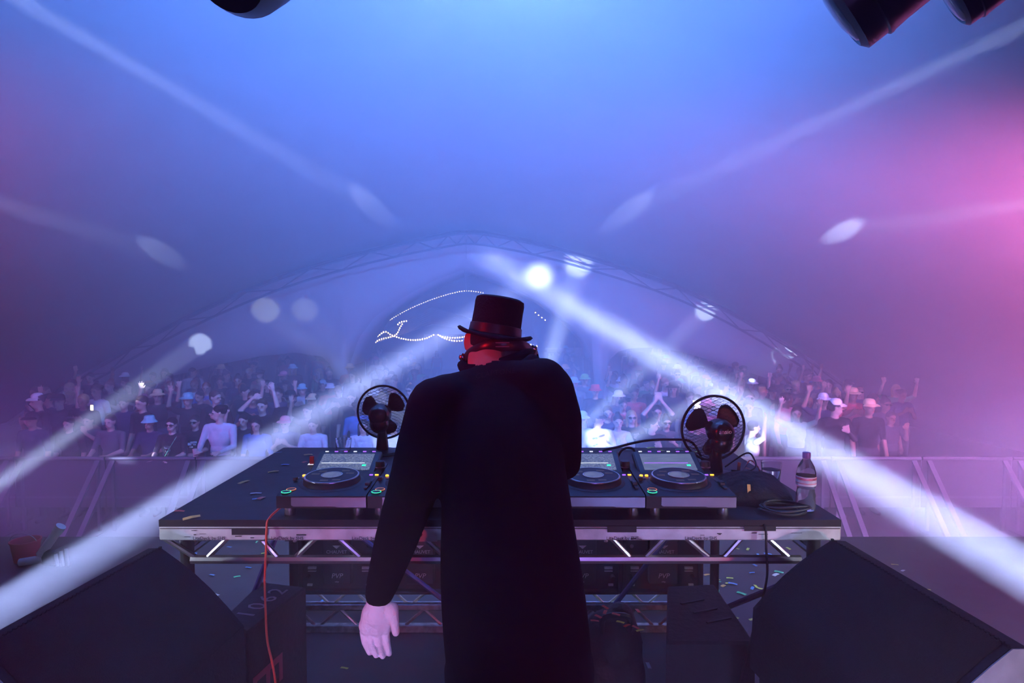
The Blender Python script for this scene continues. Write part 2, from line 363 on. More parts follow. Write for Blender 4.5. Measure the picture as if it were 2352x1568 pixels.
moving_head(tuple(at(578, -104, 2.6)), at(578, -104, 2.6) + Vector((.05, .75, .75)), 1.42, 'black moving head light peeking in at the top left of the photo')
moving_head(tuple(at(2098, -112, 2.85)), at(2098, -112, 2.85) + Vector((-.70, .5, -.52)), 1.5, 'largest black moving head light tilted in at the top right')
moving_head(tuple(at(2300, -72, 3.0)), at(2300, -72, 3.0) + Vector((-.72, .5, -.5)), .92, 'smaller moving head light beside the larger one at top right')
# side beam fixtures on the stage floor, just outside the frame
def beam_fixture(o, label):
    p = Vector(o.location); d = o.rotation_euler.to_matrix() @ Vector((0, 0, -1)); t = thing('beam_light', label, 'stage light', (p.x, p.y, 0))
    x, y, z = frame(d); M = T(0, 0, p.z) @ Matrix((x, y, z)).transposed().to_4x4() @ T(0, 0, -.28)
    MB().lathe([(.12, .24), (.17, .24), (.18, .1), (.16, -.1), (.1, -.2), (0, -.21)], 24, M).build('head', BLACK, t)
    rz = Matrix.Rotation(math.atan2(x.y, x.x), 4, 'Z')
    for k in (-1, 1): MB().box((k * .24, 0, p.z * .5 + .03), (.04, .1, p.z + .02), rz @ T(0, 0, 0), bev=.01).build('yoke_arm', BLACK, t)
    MB().box((0, 0, .015), (.54, .3, .03), rz, bev=.01).build('base', BLACK, t)
beam_fixture(LB, 'floor beam light throwing the white beam at left'); beam_fixture(RB, 'floor beam light throwing the white beam at right')
# ------------------------------------------------------------------ table (stage deck on legs)
TZ = 1.14; TX0, TX1, TY0, TY1 = -1.263, 1.177, 2.2, 3.42; TCX = (TX0 + TX1) / 2
ply = mat('worn_black_ply', (0.02, 0.016, 0.022), 0.5, 0, 0.5, 12, 0.12, spec=0.25)
tb = thing('dj_table', 'long stage deck table with scuffed aluminium edge and lattice side trusses', 'table', (TCX, TY0, 0))
o3 = Vector((TCX, TY0, 0))
MB().box((0, .61, TZ - .0125), (2.44, 1.22, .025)).build('deck_top', ply, tb, 0)
MB().box((0, .61, TZ - .03), (2.38, 1.16, .01)).build('deck_core', mat('raw_ply', (0.18, 0.14, 0.1), 0.7), tb, 0)
alu2 = mat('white_scuffed_aluminium', (0.6, 0.6, 0.64), 0.42, 0.25, 0.45, 14, 0.15, col2=(0.42, 0.41, 0.45))
for (c, d) in (((0, .02, TZ - .05), (2.44, .04, .05)), ((0, 1.2, TZ - .05), (2.44, .04, .05)), ((-1.2, .61, TZ - .05), (.04, 1.14, .05)), ((1.2, .61, TZ - .05), (.04, 1.14, .05))):
    MB().box(c, d, bev=.004).build('edge_rail', alu2, tb)
for dz in (-.031,): MB().box((0, -.001, TZ + dz), (2.43, .004, .0022)).build('rail_groove', BLACKM, tb, 0)
redalu = mat('bare_aluminium_tube', (0.6, 0.58, 0.6), 0.3, 0.9)
def tpx(px, py, Y): return at(px, py, Y) - o3
for Y, nm in ((TY0 + .03, 0), (TY1 - .03, 1)):
    zc = .985; MB().tube([(-1.12, Y - TY0, zc), (1.09, Y - TY0, zc)], .0165, 8).build('lower_chord', redalu, tb)
    xs = [(-1.225, -1.11), (-.985, -1.06), (-.875, -.81), (-.665, -.74), (-.59, -.51), (-.36, -.44), (-.28, -.2), (-.05, -.13), (.02, .1), (.25, .17), (.40, .47), (.60, .53), (.67, .755), (.88, .815), (.965, 1.045)]
    for a, b in xs: MB().cyl((a, Y - TY0, TZ - .072), (b, Y - TY0, zc + .01), .010, n=8).build('brace', redalu, tb)
for sx in (-1.17, 1.17):
    MB().cyl((sx, .08, .985), (sx, 1.14, .985), .0165, n=8).build('lower_chord', redalu, tb)
    for k in range(4): MB().cyl((sx, .1 + k * .27, TZ - .07 if k % 2 else .985), (sx, .37 + k * .27, .985 if k % 2 else TZ - .07), .010, n=8).build('brace', redalu, tb)
    for y in (.06, 1.16): MB().cyl((sx * .985, y, 0), (sx * .985, y, TZ - .07), .024, n=12).build('leg', mat('dark_scaffold_tube', (0.09, 0.09, 0.1), 0.4, 0.8), tb)
for a, b in (((-1.15, .1, .25), (-1.15, 1.14, .9)), ((1.15, .1, .9), (1.15, 1.14, .25)), ((-1.1, 1.17, .9), (-.2, 1.17, .2)), ((1.12, 1.17, .95), (.55, 1.17, .2))):
    MB().cyl(a, b, .014, n=8).build('cross_brace', mat('brace_blue_light_tint', (0.08, 0.08, 0.25), 0.4, 0.5), tb)  # blue light on the braces is put into their colour
# tape patches, scratches and rail print
def front(px, py): p = at(px, py, TY0 - .004) - o3; return p
for x0, x1, y0, y1 in ((532, 612, 1213, 1228), (1395, 1462, 1208, 1222), (1710, 1782, 1208, 1219)):
    a, b = front(x0, y0), front(x1, y1); MB().box(((a.x + b.x) / 2, -.004, (a.z + b.z) / 2), (b.x - a.x, .002, a.z - b.z)).build('tape_patch', mat('black_tape', (0.01, 0.01, 0.012), 0.6), tb, 0)
for k in range(26):
    px = random.choice((random.uniform(420, 860), random.uniform(1340, 1900))); py = random.uniform(1216, 1243); w = random.uniform(3, 26); a = front(px, py)
    MB().box((a.x, -.0035, a.z), (w * .0015, .0012, random.uniform(.001, .004)), RY(0)).build('scuff', mat('dark_scuff', (0.03, 0.02, 0.03), 0.7), tb, 0)
prt = mat('grey_print', (0.05, 0.04, 0.06), 0.6)
for px in (480, 660, 845, 1430, 1610): a = front(px, 1236); text('LiteDeck by SHS', .017, T(a.x, -.004, a.z) @ RX(90), prt, tb)
a = front(985, 1228); MB().box((a.x - .02, -.006, a.z), (.10, .006, .045)).build('bracket', alu2, tb); MB().cyl((a.x - .03, -.012, a.z + .004), (a.x - .03, -.004, a.z + .004), .008, n=12).build('bracket_hole', BLACK, tb)
for px in (380, 405, 670, 1395, 1920): a = front(px, 1249); MB().cyl((a.x, .03, TZ - .09), (a.x, .03, TZ - .074), .007, n=8).build('bolt', STEEL, tb)
# ------------------------------------------------------------------ media players and mixer
GLOSS = mat('reflection_tinted_panel', (0.22, 0.25, 0.34), 0.35, 0.5, 0.3, 9); SILV = mat('brushed_silver', (0.6, 0.6, 0.63), 0.25, 0.95); DKTOP = mat('player_top', (0.018, 0.018, 0.022), 0.45, spec=0.25)  # front panel's bluish tone puts a soft reflection into the colour
SCR = screen_mat('browser_screen', (0.10, 0.13, 0.24), (0.42, 0.47, 0.62), 0.5, 34, 26)
SCR2 = screen_mat('pale_screen', (0.22, 0.26, 0.40), (0.30, 0.34, 0.48), 0.5, 16, 3)
OR_ = glow('orange_led', (1.0, 0.36, 0.02), 4.0); ORR = glow('orange_ring_led', (1.0, 0.3, 0.12), 0.9); GRN = glow('green_ring_led', (0.04, 1.0, 0.55), 1.3); PUR = glow('purple_led', (0.35, 0.12, 1.0), 1.6); WL = glow('white_led', (0.8, 0.85, 1.0), 1.2)
GOLD = mat('faded_gold_print', (0.32, 0.2, 0.08), 0.5)
def player(x, label, scr, lit=True):
    t = thing('media_player', label, 'media player', (x, 2.225, TZ), 0, 'media players on the table'); w = .162
    prof = [(0, .034), (0, .078), (.012, .082), (.24, .094), (.40, .104), (.40, .034)]
    b = MB(); k = len(prof); vs = [(-w, p[0], p[1]) for p in prof] + [(w, p[0], p[1]) for p in prof]
    b.add(vs, [tuple(range(k - 1, -1, -1)), tuple(range(k, 2 * k))] + [(i, (i + 1) % k, k + (i + 1) % k, k + i) for i in range(k)]).build('body', DKTOP, t, 30)
    MB().prism([(-.10, .041), (-.108, .046), (-.108, .074), (.162, .074), (.162, .038), (.06, .038), (.05, .041)], -.003, .004).build('front_panel', GLOSS, t, 0)
    for fx in (-.125, .125):
        for fy in (.035, .36): f = MB().lathe([(.0, 0), (.019, 0), (.02, .003), (.02, .032), (0, .036)], 20, T(fx, fy, 0)).build('foot', SILV, t)
    # jog wheel
    J = T(-.005, .155, .089) @ RX(-2.5 + 5)
    j = MB().lathe([(0, -.004), (.122, -.004), (.122, 0), (.118, .003), (.108, .004), (.104, .022), (.100, .026), (.096, .0265), (0, .0265)], 40, J).build('jog_wheel', mat('jog_black', (0.025, 0.022, 0.026), 0.45, spec=0.2), t)
    MB().lathe([(.097, .0262), (.103, .0262), (.1035, .0245), (.101, .0275), (.098, .028), (.097, .0275)], 40, J, ring=True).build('jog_rim', SILV, j)
    MB().lathe([(0, .0268), (.037, .0268), (.035, .0285), (0, .0285)], 28, J).build('jog_display', screen_mat('jog_screen', (0.2, 0.26, 0.42), (0.28, 0.34, 0.5), 0.4, 2, 2), j)
    MB().lathe([(.037, .0268), (.041, .0268), (.041, .029), (.037, .029)], 28, J, ring=True).build('display_ring', SILV, j)
    for q in range(9):
        a = R(15 + 40 * q + random.uniform(-6, 6))
        if q % 3 != 2: MB().box((.068 * math.cos(a), .068 * math.sin(a), .0268), (.030, .016, .0008), J @ Matrix.Translation((0, 0, 0)) @ Matrix.Rotation(0, 4, 'Z')).build('sticker', GOLD, j, 0)
    # tilted screen
    Ms = T(0, .275, .093) @ RX(20)
    h = MB().box((0, .075, -.01), (.268, .165, .028), Ms, bev=.006).build('screen_housing', BLACK, t)
    MB().box((0, .072, .005), (.215, .118, .003), Ms).build('screen', scr, h, 0)
    MB().box((.08, .045, .0068), (.016, .012, .0008), Ms).build('green_tile', GRN, h, 0)
    MB().box((-.01, .062, .0068), (.18, .004, .0006), Ms).build('highlight_row', WL if lit else PUR, h, 0)
    for q in range(6): MB().box((-.1 + q * .04, .150, .006), (.014, .004, .003), Ms).build('top_button', PUR if q % 3 else WL, h, 0)
    # rotary selector
    MB().lathe([(.02, 0), (.019, .024), (.016, .028), (0, .029)], 20, T(.147, .315, .104)).build('rotary_knob', BLACK, t)
    MB().lathe([(.021, 0), (.022, .004), (.02, .008)], 20, T(.147, .315, .103), ring=True).build('knob_ring', SILV, t)
    # cue and play rings, pads, faders
    for (x_, y_, m_) in ((-.128, .052, ORR), (-.135, .02, GRN)):
        bt = MB().lathe([(0, 0), (.016, 0), (.016, .005), (0, .005)], 20, T(x_, y_ + .005, .083)).build('button', BLACK, t)
        MB().tube([(x_ + .0165 * math.cos(a), y_ + .005 + .0165 * math.sin(a), .0875) for a in [R(12 * i) for i in range(30)]], .0014, 5, closed=True).build('button_ring', m_, bt)
    for q in range(2): MB().lathe([(0, 0), (.007, 0), (.006, .005), (0, .006)], 14, T(-.135 + q * .021, .222, .094)).build('loop_button', OR_, t)
    for q in range(3): MB().box((-.148 + q * .02, .19, .093), (.01, .006, .004)).build('small_button', SILV, t, 0)
    MB().box((.145, .13, .0905), (.012, .14, .003)).build('fader_slot', BLACK, t, 0); MB().box((.145, .11, .097), (.02, .03, .014), bev=.003).build('fader_cap', BLACK, t)
    for q in range(2): MB().box((.128 + q * .022, .235, .0955), (.013, .007, .004)).build('small_button', PUR if q == 0 else OR_, t, 0)
    MB().box((-.15, .165, .099), (.014, .02, .014), bev=.002).build('lever', BLACK, t)
    return t
p1 = player(-.689, 'leftmost media player beside the red hanging cable, track list on its screen', SCR)
player(-.360, 'media player half hidden behind the hanging sleeve', SCR); player(.318, 'media player just right of the dark torso', SCR); player(.647, 'rightmost media player in front of the right fan', SCR2, False)
mx = thing('mixer', 'black mixer with rows of knobs hidden behind the dark torso', 'mixer', (-.021, 2.225, TZ))
MB().box((0, .2, .06), (.325, .4, .08), bev=.006).build('body', DKTOP, mx)
for i in range(6):
    for j in range(6): MB().lathe([(.009, 0), (.008, .014), (0, .015)], 10, T(-.13 + i * .052, .14 + j * .042, .1)).build('knob', BLACK, mx)
for i in range(4): MB().box((-.09 + i * .06, .075, .108), (.02, .012, .016), bev=.002).build('fader_cap', SILV, mx)
for fx in (-.13, .13):
    for fy in (.04, .36): MB().cyl((fx, fy, 0), (fx, fy, .022), .016, n=12).build('foot', BLACK, mx)
us = thing('usb_stick', 'small red usb stick standing in the leftmost media player', 'usb stick', (-.689 - .148, 2.225 + .36, TZ + .101))
MB().box((0, 0, .003), (.02, .012, .006)).build('plug', SILV, us, 0); MB().box((0, 0, .024), (.018, .009, .036), bev=.002).build('body', mat('red_plastic', (0.35, 0.01, 0.02), 0.4), us); MB().box((0, 0, .0075), (.03, .02, .002)).build('collar', WL, us, 0)
# ------------------------------------------------------------------ fans
def fan(loc, rz, tiltdeg, label, r=.142, logo=None, blade0=0):
    t = thing('desk_fan', label, 'fan', loc, rz, 'desk fans on the table'); H = .215
    MB().lathe([(0, 0), (.085, 0), (.09, .006), (.085, .016), (.05, .024), (0, .026)], 28).build('base', BLACK, t)
    b = MB(); b.tube([(0, 0, .02), (0, 0, .06), (0, -.003, .12), (0, -.005, .16)], [.034, .030, .024, .021], 16); b.build('stem', mat('fan_plastic', (0.014, 0.014, 0.016), 0.25), t)
    M = T(0, 0, H) @ RX(tiltdeg)       # local +Y away from us is the airflow side
    B = M @ RX(-90)                    # lathe axis along +Y
    hs = MB().lathe([(0, -.105), (.03, -.103), (.047, -.09), (.056, -.06), (.058, -.03), (.05, .0), (.045, .012), (0, .012)], 28, B).build('motor_housing', mat('fan_plastic', (0.014, 0.014, 0.016), 0.25), t)
    MB().ell((0, -.06, -.045), (.05, .045, .05), M, 18, 10).build('swivel', mat('fan_plastic', (0.014, 0.014, 0.016), 0.25), t)
    if logo: text(logo, .028, M @ T(-.004, -.1062, .012) @ RX(90), mat('white_print', (0.7, 0.7, 0.75), 0.5), hs)
    rg = [(r * math.cos(R(i * 7.5)), .03, r * math.sin(R(i * 7.5))) for i in range(48)]
    MB().tube([M @ Vector(p) for p in rg], .0062, 6, closed=True, flat=1.0).build('guard_rim', BLACK, t)
    for side, nm in ((-1, 'rear_guard'), (1, 'front_guard')):
        g = MB(); depth = lambda q: .03 + side * (.052 * (1 - (q / r) ** 4))
        for fam in (-1, 1):       # two families of slanted wires
            for i in range(-9, 10):
                off = i * .0150; pts = []
                for k in range(15):
                    s_ = -r + 2 * r * k / 14; ca, sa = math.cos(R(22)), fam * math.sin(R(22)); x, z = s_ * ca - off * sa, s_ * sa + off * ca
                    if math.hypot(x, z) < r: pts.append(M @ Vector((x, depth(math.hypot(x, z)), z)))
                if len(pts) > 1: g.tube(pts, .00085, 3, False)
        tag(g.build(nm, mat('guard_wire', (0.03, 0.03, 0.04), 0.4, 0.6), t, 60, fix=False), kind='stuff')
    for k in range(3):
        a0 = R(blade0 + 120 * k); vs = []; fs = []; nr, na = 6, 8
        for i in range(nr + 1):
            rr = .03 + (r * .86 - .03) * i / nr; wd = .42 + .78 * math.sin(math.pi * min(1, i / nr * .62 + .12)); 
            if i == nr: wd *= .72
            for j in range(na + 1):
                a = a0 + wd * (j / na - .5); vs.append(M @ Vector((rr * math.cos(a), .035 + .022 * (j / na - .5), rr * math.sin(a))))
        for i in range(nr):
            for j in range(na): q = i * (na + 1) + j; fs.append((q, q + 1, q + na + 2, q + na + 1))
        bl = MB().add(vs, fs).build('blade', mat('blade_plastic', (0.012, 0.012, 0.014), 0.3), t); bl.modifiers.new('s', 'SOLIDIFY').thickness = .002
    MB().lathe([(0, .022), (.028, .022), (.03, .03), (.03, .055), (0, .06)], 20, B).build('hub', BLACK, t)
    return t
pf = atz(876, 1044, TZ); fan((pf.x, 3.27, TZ), R(-4), 2, 'smaller-looking black desk fan behind the leftmost media players', .141, None, 38)
pf = at(1643, 1090, 2.8); fan((pf.x, 2.8, TZ), R(6), 2, 'black desk fan with white lettering beside the folded black cloth', .148, 'ansio', 35)
# ------------------------------------------------------------------ things on the table
GLASS = mat('clear_glass', (0.95, 0.97, 1.0), 0.02, trans=1.0, ior=1.22); WATER = mat('water', (0.93, 0.96, 1.0), 0.0, trans=1.0, ior=1.14); PET = mat('clear_bottle_plastic', (0.93, 0.94, 1.0), 0.05, trans=0.93, ior=1.12)
def tumbler(p, r, h, fill, label, cut=False):
    t = thing('glass_tumbler', label, 'glass', p, 0, 'drinking glasses on the table')
    MB().lathe([(0, 0), (r * .78, 0), (r * .8, .003), (r * .95, h * .7), (r, h), (r - .002, h), (r * .92, h * .7), (r * .74, .011), (0, .010)], 32).build('cup', GLASS, t)
    if cut: MB().lathe([(0, .0105), (r * .72, .0105), (r * .74, .016), (0, .017)], 24).build('drink_residue', mat('red_drink', (0.5, 0.03, 0.03), 0.1), t)
    if fill: MB().lathe([(0, .0115), (r * .73, .0115), (r * .90, h * fill), (0, h * fill)], 32).build('water', WATER, t)
    return t
p = atz(782, 1046, TZ); tumbler((p.x, 3.28, TZ), .043, .078, 0, 'short empty glass tumbler behind the leftmost media player', True)
p = at(1771, 1112, 2.68); tumbler((p.x, 2.68, TZ), .043, .095, .66, 'glass half full of water behind the folded black cloth')
p = atz(1860, 1178, TZ); bt = thing('water_bottle', 'clear plastic water bottle with pink banded label near table corner', 'bottle', (p.x, 2.31, TZ))
prof = [(0, .004), (.02, .0), (.031, .004), (.034, .014), (.0345, .04), (.033, .05), (.0345, .06), (.031, .075), (.030, .085), (.0345, .098), (.035, .13), (.034, .145), (.029, .165), (.02, .183), (.0135, .194), (.0135, .205)]
MB().lathe(prof, 32).build('body', PET, bt)
MB().lathe([(0, .006)] + [(r - .0014, z + .001) for r, z in prof[2:9]] + [(0, .086)], 32).build('water', WATER, bt)
lb = MB().lathe([(.0352, .098), (.0357, .1), (.0357, .13), (.0352, .132)], 32, ring=True).build('label', mat('pale_label', (0.75, 0.7, 0.75), 0.4), bt)
MB().lathe([(.0354, .119), (.036, .12), (.036, .128), (.0354, .129)], 32, ring=True).build('pink_band', mat('pink_label', (0.8, 0.2, 0.28), 0.4), lb)
MB().lathe([(.0354, .105), (.036, .106), (.036, .1085), (.0354, .109)], 32, ring=True).build('pink_band', mat('pink_label', (0.8, 0.2, 0.28), 0.4), lb)
MB().lathe([(0, .2), (.0135, .198), (.0145, .199), (.0145, .216), (.0135, .219), (0, .22)], 24).build('cap', mat('bottle_cap', (0.5, 0.3, 0.62), 0.4), bt)
# folded black cloth with a yellow tag, coiled cable at its side
def cloth():
    n = 26; vs = []; fs = []; rnd = random.Random(3); hs = {}
    import mathutils.noise as N
    for i in range(n + 1):
        for j in range(n + 1):
            u, v = i / n * 2 - 1, j / n * 2 - 1; e = max(0, 1 - (abs(u) ** 3.2 + abs(v) ** 3.2)) ** .45
            x = u * .165 + .012 * N.noise((v * 2, u * 2, 5)); y = v * .125 + .012 * N.noise((u * 2.2, v * 2, 9)); z = e * (.078 + .016 * math.sin(3 * u + 1.2) + .014 * N.noise((u * 2.4, v * 2.4, 1)) + .006 * N.noise((u * 6, v * 5, 2)) + .03 * v * .5)
            vs.append((x, y, max(.001, z)))
    for i in range(n):
        for j in range(n): a = i * (n + 1) + j; fs.append((a, a + n + 1, a + n + 2, a + 1))
    k = len(vs); vs += [(x, y, 0.0) for (x, y, z) in vs]; fs += [tuple(k + q for q in reversed(f)) for f in fs[:n * n]]
    edge = [i * (n + 1) for i in range(n + 1)] + [n * (n + 1) + j for j in range(1, n + 1)] + [i * (n + 1) + n for i in range(n - 1, -1, -1)] + [j for j in range(n - 1, 0, -1)]
    for a, b in zip(edge, edge[1:] + edge[:1]): fs.append((a, b, k + b, k + a))
    return MB().add(vs, fs)
cl = thing('folded_cloth', 'heap of folded black cloth with a yellow tag on the table', 'cloth', (.945, 2.47, TZ), R(-16))
cloth().build('fabric', mat('black_cotton', (0.012, 0.012, 0.015), 0.95, 0, 0.3, 60, 0.4), cl)
MB().box((-.02, -.118, .028), (.012, .002, .036), RZ(8) @ RX(-18)).build('tag', mat('yellow_tag', (0.75, 0.42, 0.12), 0.6), cl, 0)
cc = []
for k in range(5):
    a = [(.082 * math.cos(t) * (1 + .05 * math.sin(2.3 * k)) + .012 * math.sin(k * 5), .045 * math.sin(t) * (1 + .1 * math.sin(3 * k)) + .008 * math.cos(k * 3), .006 + .005 * k + .005 * math.sin(t * 2 + k)) for t in [R(15 * i) for i in range(24)]]
    cc.append(a)
g = MB()
for a in cc: g.tube(a, .0045, 6, closed=True)
q = g.build('coiled_cable', mat('cable_black', (0.012, 0.012, 0.014), 0.5)); q.location = (1.01, 2.285, TZ); tag(q, 'coil of black cable beside the water bottle', 'cable')
def cable(pts, r, m, label, n=6, cat='cable', name='cable'): return tag(MB().tube(crv(pts, n), r, 6).build(name, m), label, cat)
CB = mat('cable_black', (0.012, 0.012, 0.014), 0.5)
cable([(.26, 2.72, TZ + .008), at(1375, 1040, 2.9), at(1420, 1026, 2.95), at(1480, 1012, 2.95), at(1540, 1009, 2.95), at(1590, 1016, 2.93), (.93, 2.99, TZ + .01)], .006, CB, 'black cable arching over the players to the right fan')
cable([(.35, 2.8, TZ + .006), at(1410, 1058, 2.8), at(1428, 1034, 2.78), at(1446, 1028, 2.77), at(1458, 1040, 2.75), (.55, 2.72, TZ + .008)], .0055, CB, 'small upright loop of black cable behind the screens')
cable([(1.0, 2.9, TZ + .02), at(1715, 1040, 2.85), at(1733, 1056, 2.8), at(1735, 1072, 2.75), at(1715, 1082, 2.72), at(1680, 1080, 2.7)], .004, CB, 'thin black cable looping out right of the right fan')
cable([(-.55, 2.95, TZ + .006), at(838, 1050, 2.98), at(846, 1042, 2.98), at(854, 1052, 2.97), (-.66, 2.92, TZ + .006)], .0045, CB, 'small cable loop before the left fan stem')
red = mat('orange_red_cable', (0.7, 0.10, 0.05), 0.5)
cable([(-.845, 2.29, TZ + .03), at(618, 1190, 2.21), at(612, 1216, 2.185), at(611, 1260, 2.18), at(608, 1330, 2.17), at(610, 1400, 2.16), at(614, 1470, 2.15), at(628, 1535, 2.15), at(640, 1620, 2.2), (-.9, 2.45, .02)], .0042, red, 'thin red cable hanging from the leftmost media player to the floor')
cable([at(1758, 1200, 2.2) + Vector((0, .1, .01)), at(1757, 1210, 2.192), at(1760, 1260, 2.185), at(1762, 1320, 2.18), at(1750, 1380, 2.19), at(1735, 1430, 2.22), at(1700, 1560, 2.3), (.85, 2.5, .02)], .0045, CB, 'black cable hanging from the table right of the torso')
t = thing('torch', 'purple and pink cylinder lying behind the rightmost screen', 'torch', (.70, 2.82, TZ)); MB().cyl((-.03, 0, .026), (.05, .02, .026), .024, n=20).build('barrel', mat('purple_barrel', (0.1, 0.03, 0.3), 0.3), t); MB().cyl((-.065, -.008, .026), (-.03, 0, .026), .02, .022, 20).build('cap', mat('pink_cap', (0.75, 0.2, 0.2), 0.5), t)
t = tag(MB().box((0, 0, .04), (.012, .008, .08), RY(6)).build('wooden_stick', mat('pale_wood', (0.5, 0.26, 0.18), 0.6)), 'short pale stick standing beside the right fan stem', 'stick'); t.location = (1.0, 2.74, TZ)
for k, (dx, dy, h) in enumerate(((1.06, 2.76, .05), (1.10, 2.82, .07))):
    cable([(dx - .05, dy, TZ + .004), (dx - .02, dy - .01, TZ + h), (dx + .02, dy, TZ + h * .6), (dx + .045, dy + .03, TZ + .004)], .003, mat('cable_pale', (0.5, 0.45, 0.5), 0.5), ('thin pale wire bent up right of the fan stem', 'longer thin pale wire curling behind the right glass')[k])
# ------------------------------------------------------------------ confetti
CONF = [mat('confetti_gold', (0.75, 0.40, 0.08), 0.4), mat('confetti_green', (0.1, 0.75, 0.35), 0.4), mat('confetti_yellow', (0.75, 0.85, 0.12), 0.4), mat('confetti_blue', (0.12, 0.4, 0.85), 0.4), mat('confetti_white', (0.8, 0.85, 0.9), 0.4), mat('confetti_red', (0.8, 0.1, 0.06), 0.4)]
cme = []
for m in CONF:
    b = MB(); b.add([(-.022, -.009, .0), (0, -.0085, .0012), (.022, -.009, .0005), (-.022, .009, .0005), (0, .0095, .002), (.022, .009, .0)], [(0, 1, 4, 3), (1, 2, 5, 4)]); me = b.mesh('confetti', 0); me.materials.append(m); cme.append(me)
def confetti(p, rz, k, label, group, s=1.0):
    label = ('gold', 'green', 'yellow', 'blue', 'white', 'red')[k] + ' ' + label
    o = bpy.data.objects.new('confetti_strip', cme[k]); COL.objects.link(o); o.location = p; o.rotation_euler = (random.uniform(-.1, .1), random.uniform(-.1, .1), rz); o.scale = (s, s, s); tag(o, label, 'confetti', group)
for px, py, a, k, s in ((628, 1084, 20, 0, 1.1), (560, 1108, 60, 0, 1.2), (588, 1134, 10, 4, 1.0), (600, 1145, 80, 5, 1.0), (590, 1147, 20, 3, .8), (440, 1190, 30, 0, 1.3), (412, 1175, 10, 5, .8), (573, 1200, 5, 5, 1.0), (708, 1045, 30, 0, 1), (815, 1042, 10, 0, 1), (890, 1036, 0, 0, 1), (905, 1040, 40, 0, 1), (560, 1070, 10, 5, 1), (655, 1068, 0, 3, .9), (700, 1062, 70, 5, .8), (640, 1040, 20, 3, .8), (1440, 1034, 0, 1, 1), (1495, 1029, 10, 2, 1), (1520, 1036, 40, 2, 1), (1560, 1033, 0, 1, 1), (1600, 1038, 20, 2, 1), (1470, 1041, 70, 0, .8)):
    q = atz(px, py, TZ)
    if TX0 < q.x < TX1 and TY0 < q.y < TY1: confetti((q.x, q.y, TZ + .003), R(a), k, 'confetti strip lying on the black table top', 'confetti on the table', s)
rnd = random.Random(11); n = 0
while n < 190:
    x, y = rnd.uniform(-2.6, 2.9), rnd.uniform(3.2, 5.1)
    if rnd.random() < .35: x = rnd.uniform(.4, 1.9)
    if -1.45 < x < 1.28 and 3.3 < y < 4.0: continue
    confetti((x, y, .004), rnd.uniform(0, 3.14), rnd.choice((1, 1, 2, 2, 3, 3, 4, 0)), 'confetti strip lying on the stage floor', 'confetti on the stage floor', rnd.uniform(.8, 1.5)); n += 1
# ------------------------------------------------------------------ video panels on a low truss (seen from behind)
PB = mat('panel_casing', (0.035, 0.037, 0.045), 0.5); LW = mat('logo_white', (0.85, 0.87, 0.9), 0.5)
LED = mat('led_wall', (0.02, 0.02, 0.02), 0.5, emit=(0.55, 0.72, 1.0), es=4.0)
def panel(x, label):
    t = thing('video_panel', label, 'video panel', (x, 3.74, .172), 0, 'video panels under the table')
    MB().box((0, .045, .25), (.494, .05, .494), bev=.006).build('casing', PB, t)
    MB().box((0, .0725, .25), (.48, .004, .48)).build('led_face', LED, t, 0)
    for sx in (-1, 1):
        MB().box((sx * .235, .005, .25), (.02, .05, .49), bev=.004).build('side_rib', PB, t)
    for z in (.012, .488): MB().box((0, .005, z), (.45, .05, .02), bev=.004).build('cross_rib', PB, t)
    pw = MB().box((0, -.005, .25), (.17, .06, .36), bev=.008).build('power_box', mat('panel_box', (0.05, 0.052, 0.062), 0.45), t)
    for k in range(7): MB().box((-.07 + k * .0235, -.036, .40), (.006, .004, .05)).build('vent_slot', BLACK, pw, 0)
    MB().prism([(-.024, .312), (.024, .312), (0, .292)], -.038, -.0355).build('logo_mark', LW, pw, 0)
    text('CHAUVET', .029, T(0, -.0362, .272) @ RX(90), LW, pw, spacing=.95); text('PVP', .042, T(0, -.0362, .125) @ RX(90), LW, pw, shear=.2)
    text('x6ip', .014, T(0.0, -.0362, .09) @ RX(90), LW, pw)
    for sx in (-1, 1):
        MB().tube(crv([(sx * .13, .02, .36), (sx * .13, -.03, .37), (sx * .13, -.03, .43), (sx * .13, .02, .44)], 4), .007, 6).build('handle', BLACKM, t)
        MB().box((sx * .165, .014, .155), (.05, .012, .014)).build('rating_label', LW, t, 0); MB().box((sx * .165, .014, .135), (.05, .012, .004)).build('rating_label', LW, t, 0)
        MB().cyl((sx * .19, .02, .10), (sx * .19, -.02, .10), .014, n=12).build('connector', BLACKM, t); MB().box((sx * .18, .014, .05), (.03, .012, .012)).build('rating_label', LW, t, 0)
        MB().cyl((sx * .19, .02, .30), (sx * .19, -.015, .30), .012, n=12).build('connector', SILV, t)
    return t
for k, (px, lb_) in enumerate(((773, 'leftmost rear of a video panel with white logo, left of the hanging sleeve'), (964, 'rear of a video panel in shadow between sleeve and torso'), (1154, 'rear of a video panel hidden behind the dark torso'), (1338, 'rear of a video panel just right of the dark torso'), (1525, 'rightmost rear of a video panel with white logo'))):
    panel(at(px, 1300, 3.7).x, lb_)
lt = thing('low_truss', 'low aluminium lattice truss lying under the video panels', 'truss', (at(1150, 1300, 3.75).x, 3.76, 0))
for y in (-.14, .14):
    MB().box((0, y, .152), (2.55, .035, .035), bev=.004).build('chord', ALU, lt); MB().box((0, y, .022), (2.55, .04, .044), bev=.004).build('chord', ALU, lt)
    for i in range(10):
        x0 = -1.2 + i * .25; MB().cyl((x0, y, .136), (x0 + .1, y, .04), .009, n=8).build('brace', ALU, lt); MB().cyl((x0 + .25, y, .136), (x0 + .14, y, .04), .009, n=8).build('brace', ALU, lt)
for x in (-1.25, 0, 1.25): MB().box((x, 0, .152), (.04, .26, .03)).build('cross_bar', ALU, lt); MB().box((x, 0, .022), (.04, .26, .03)).build('cross_bar', ALU, lt)
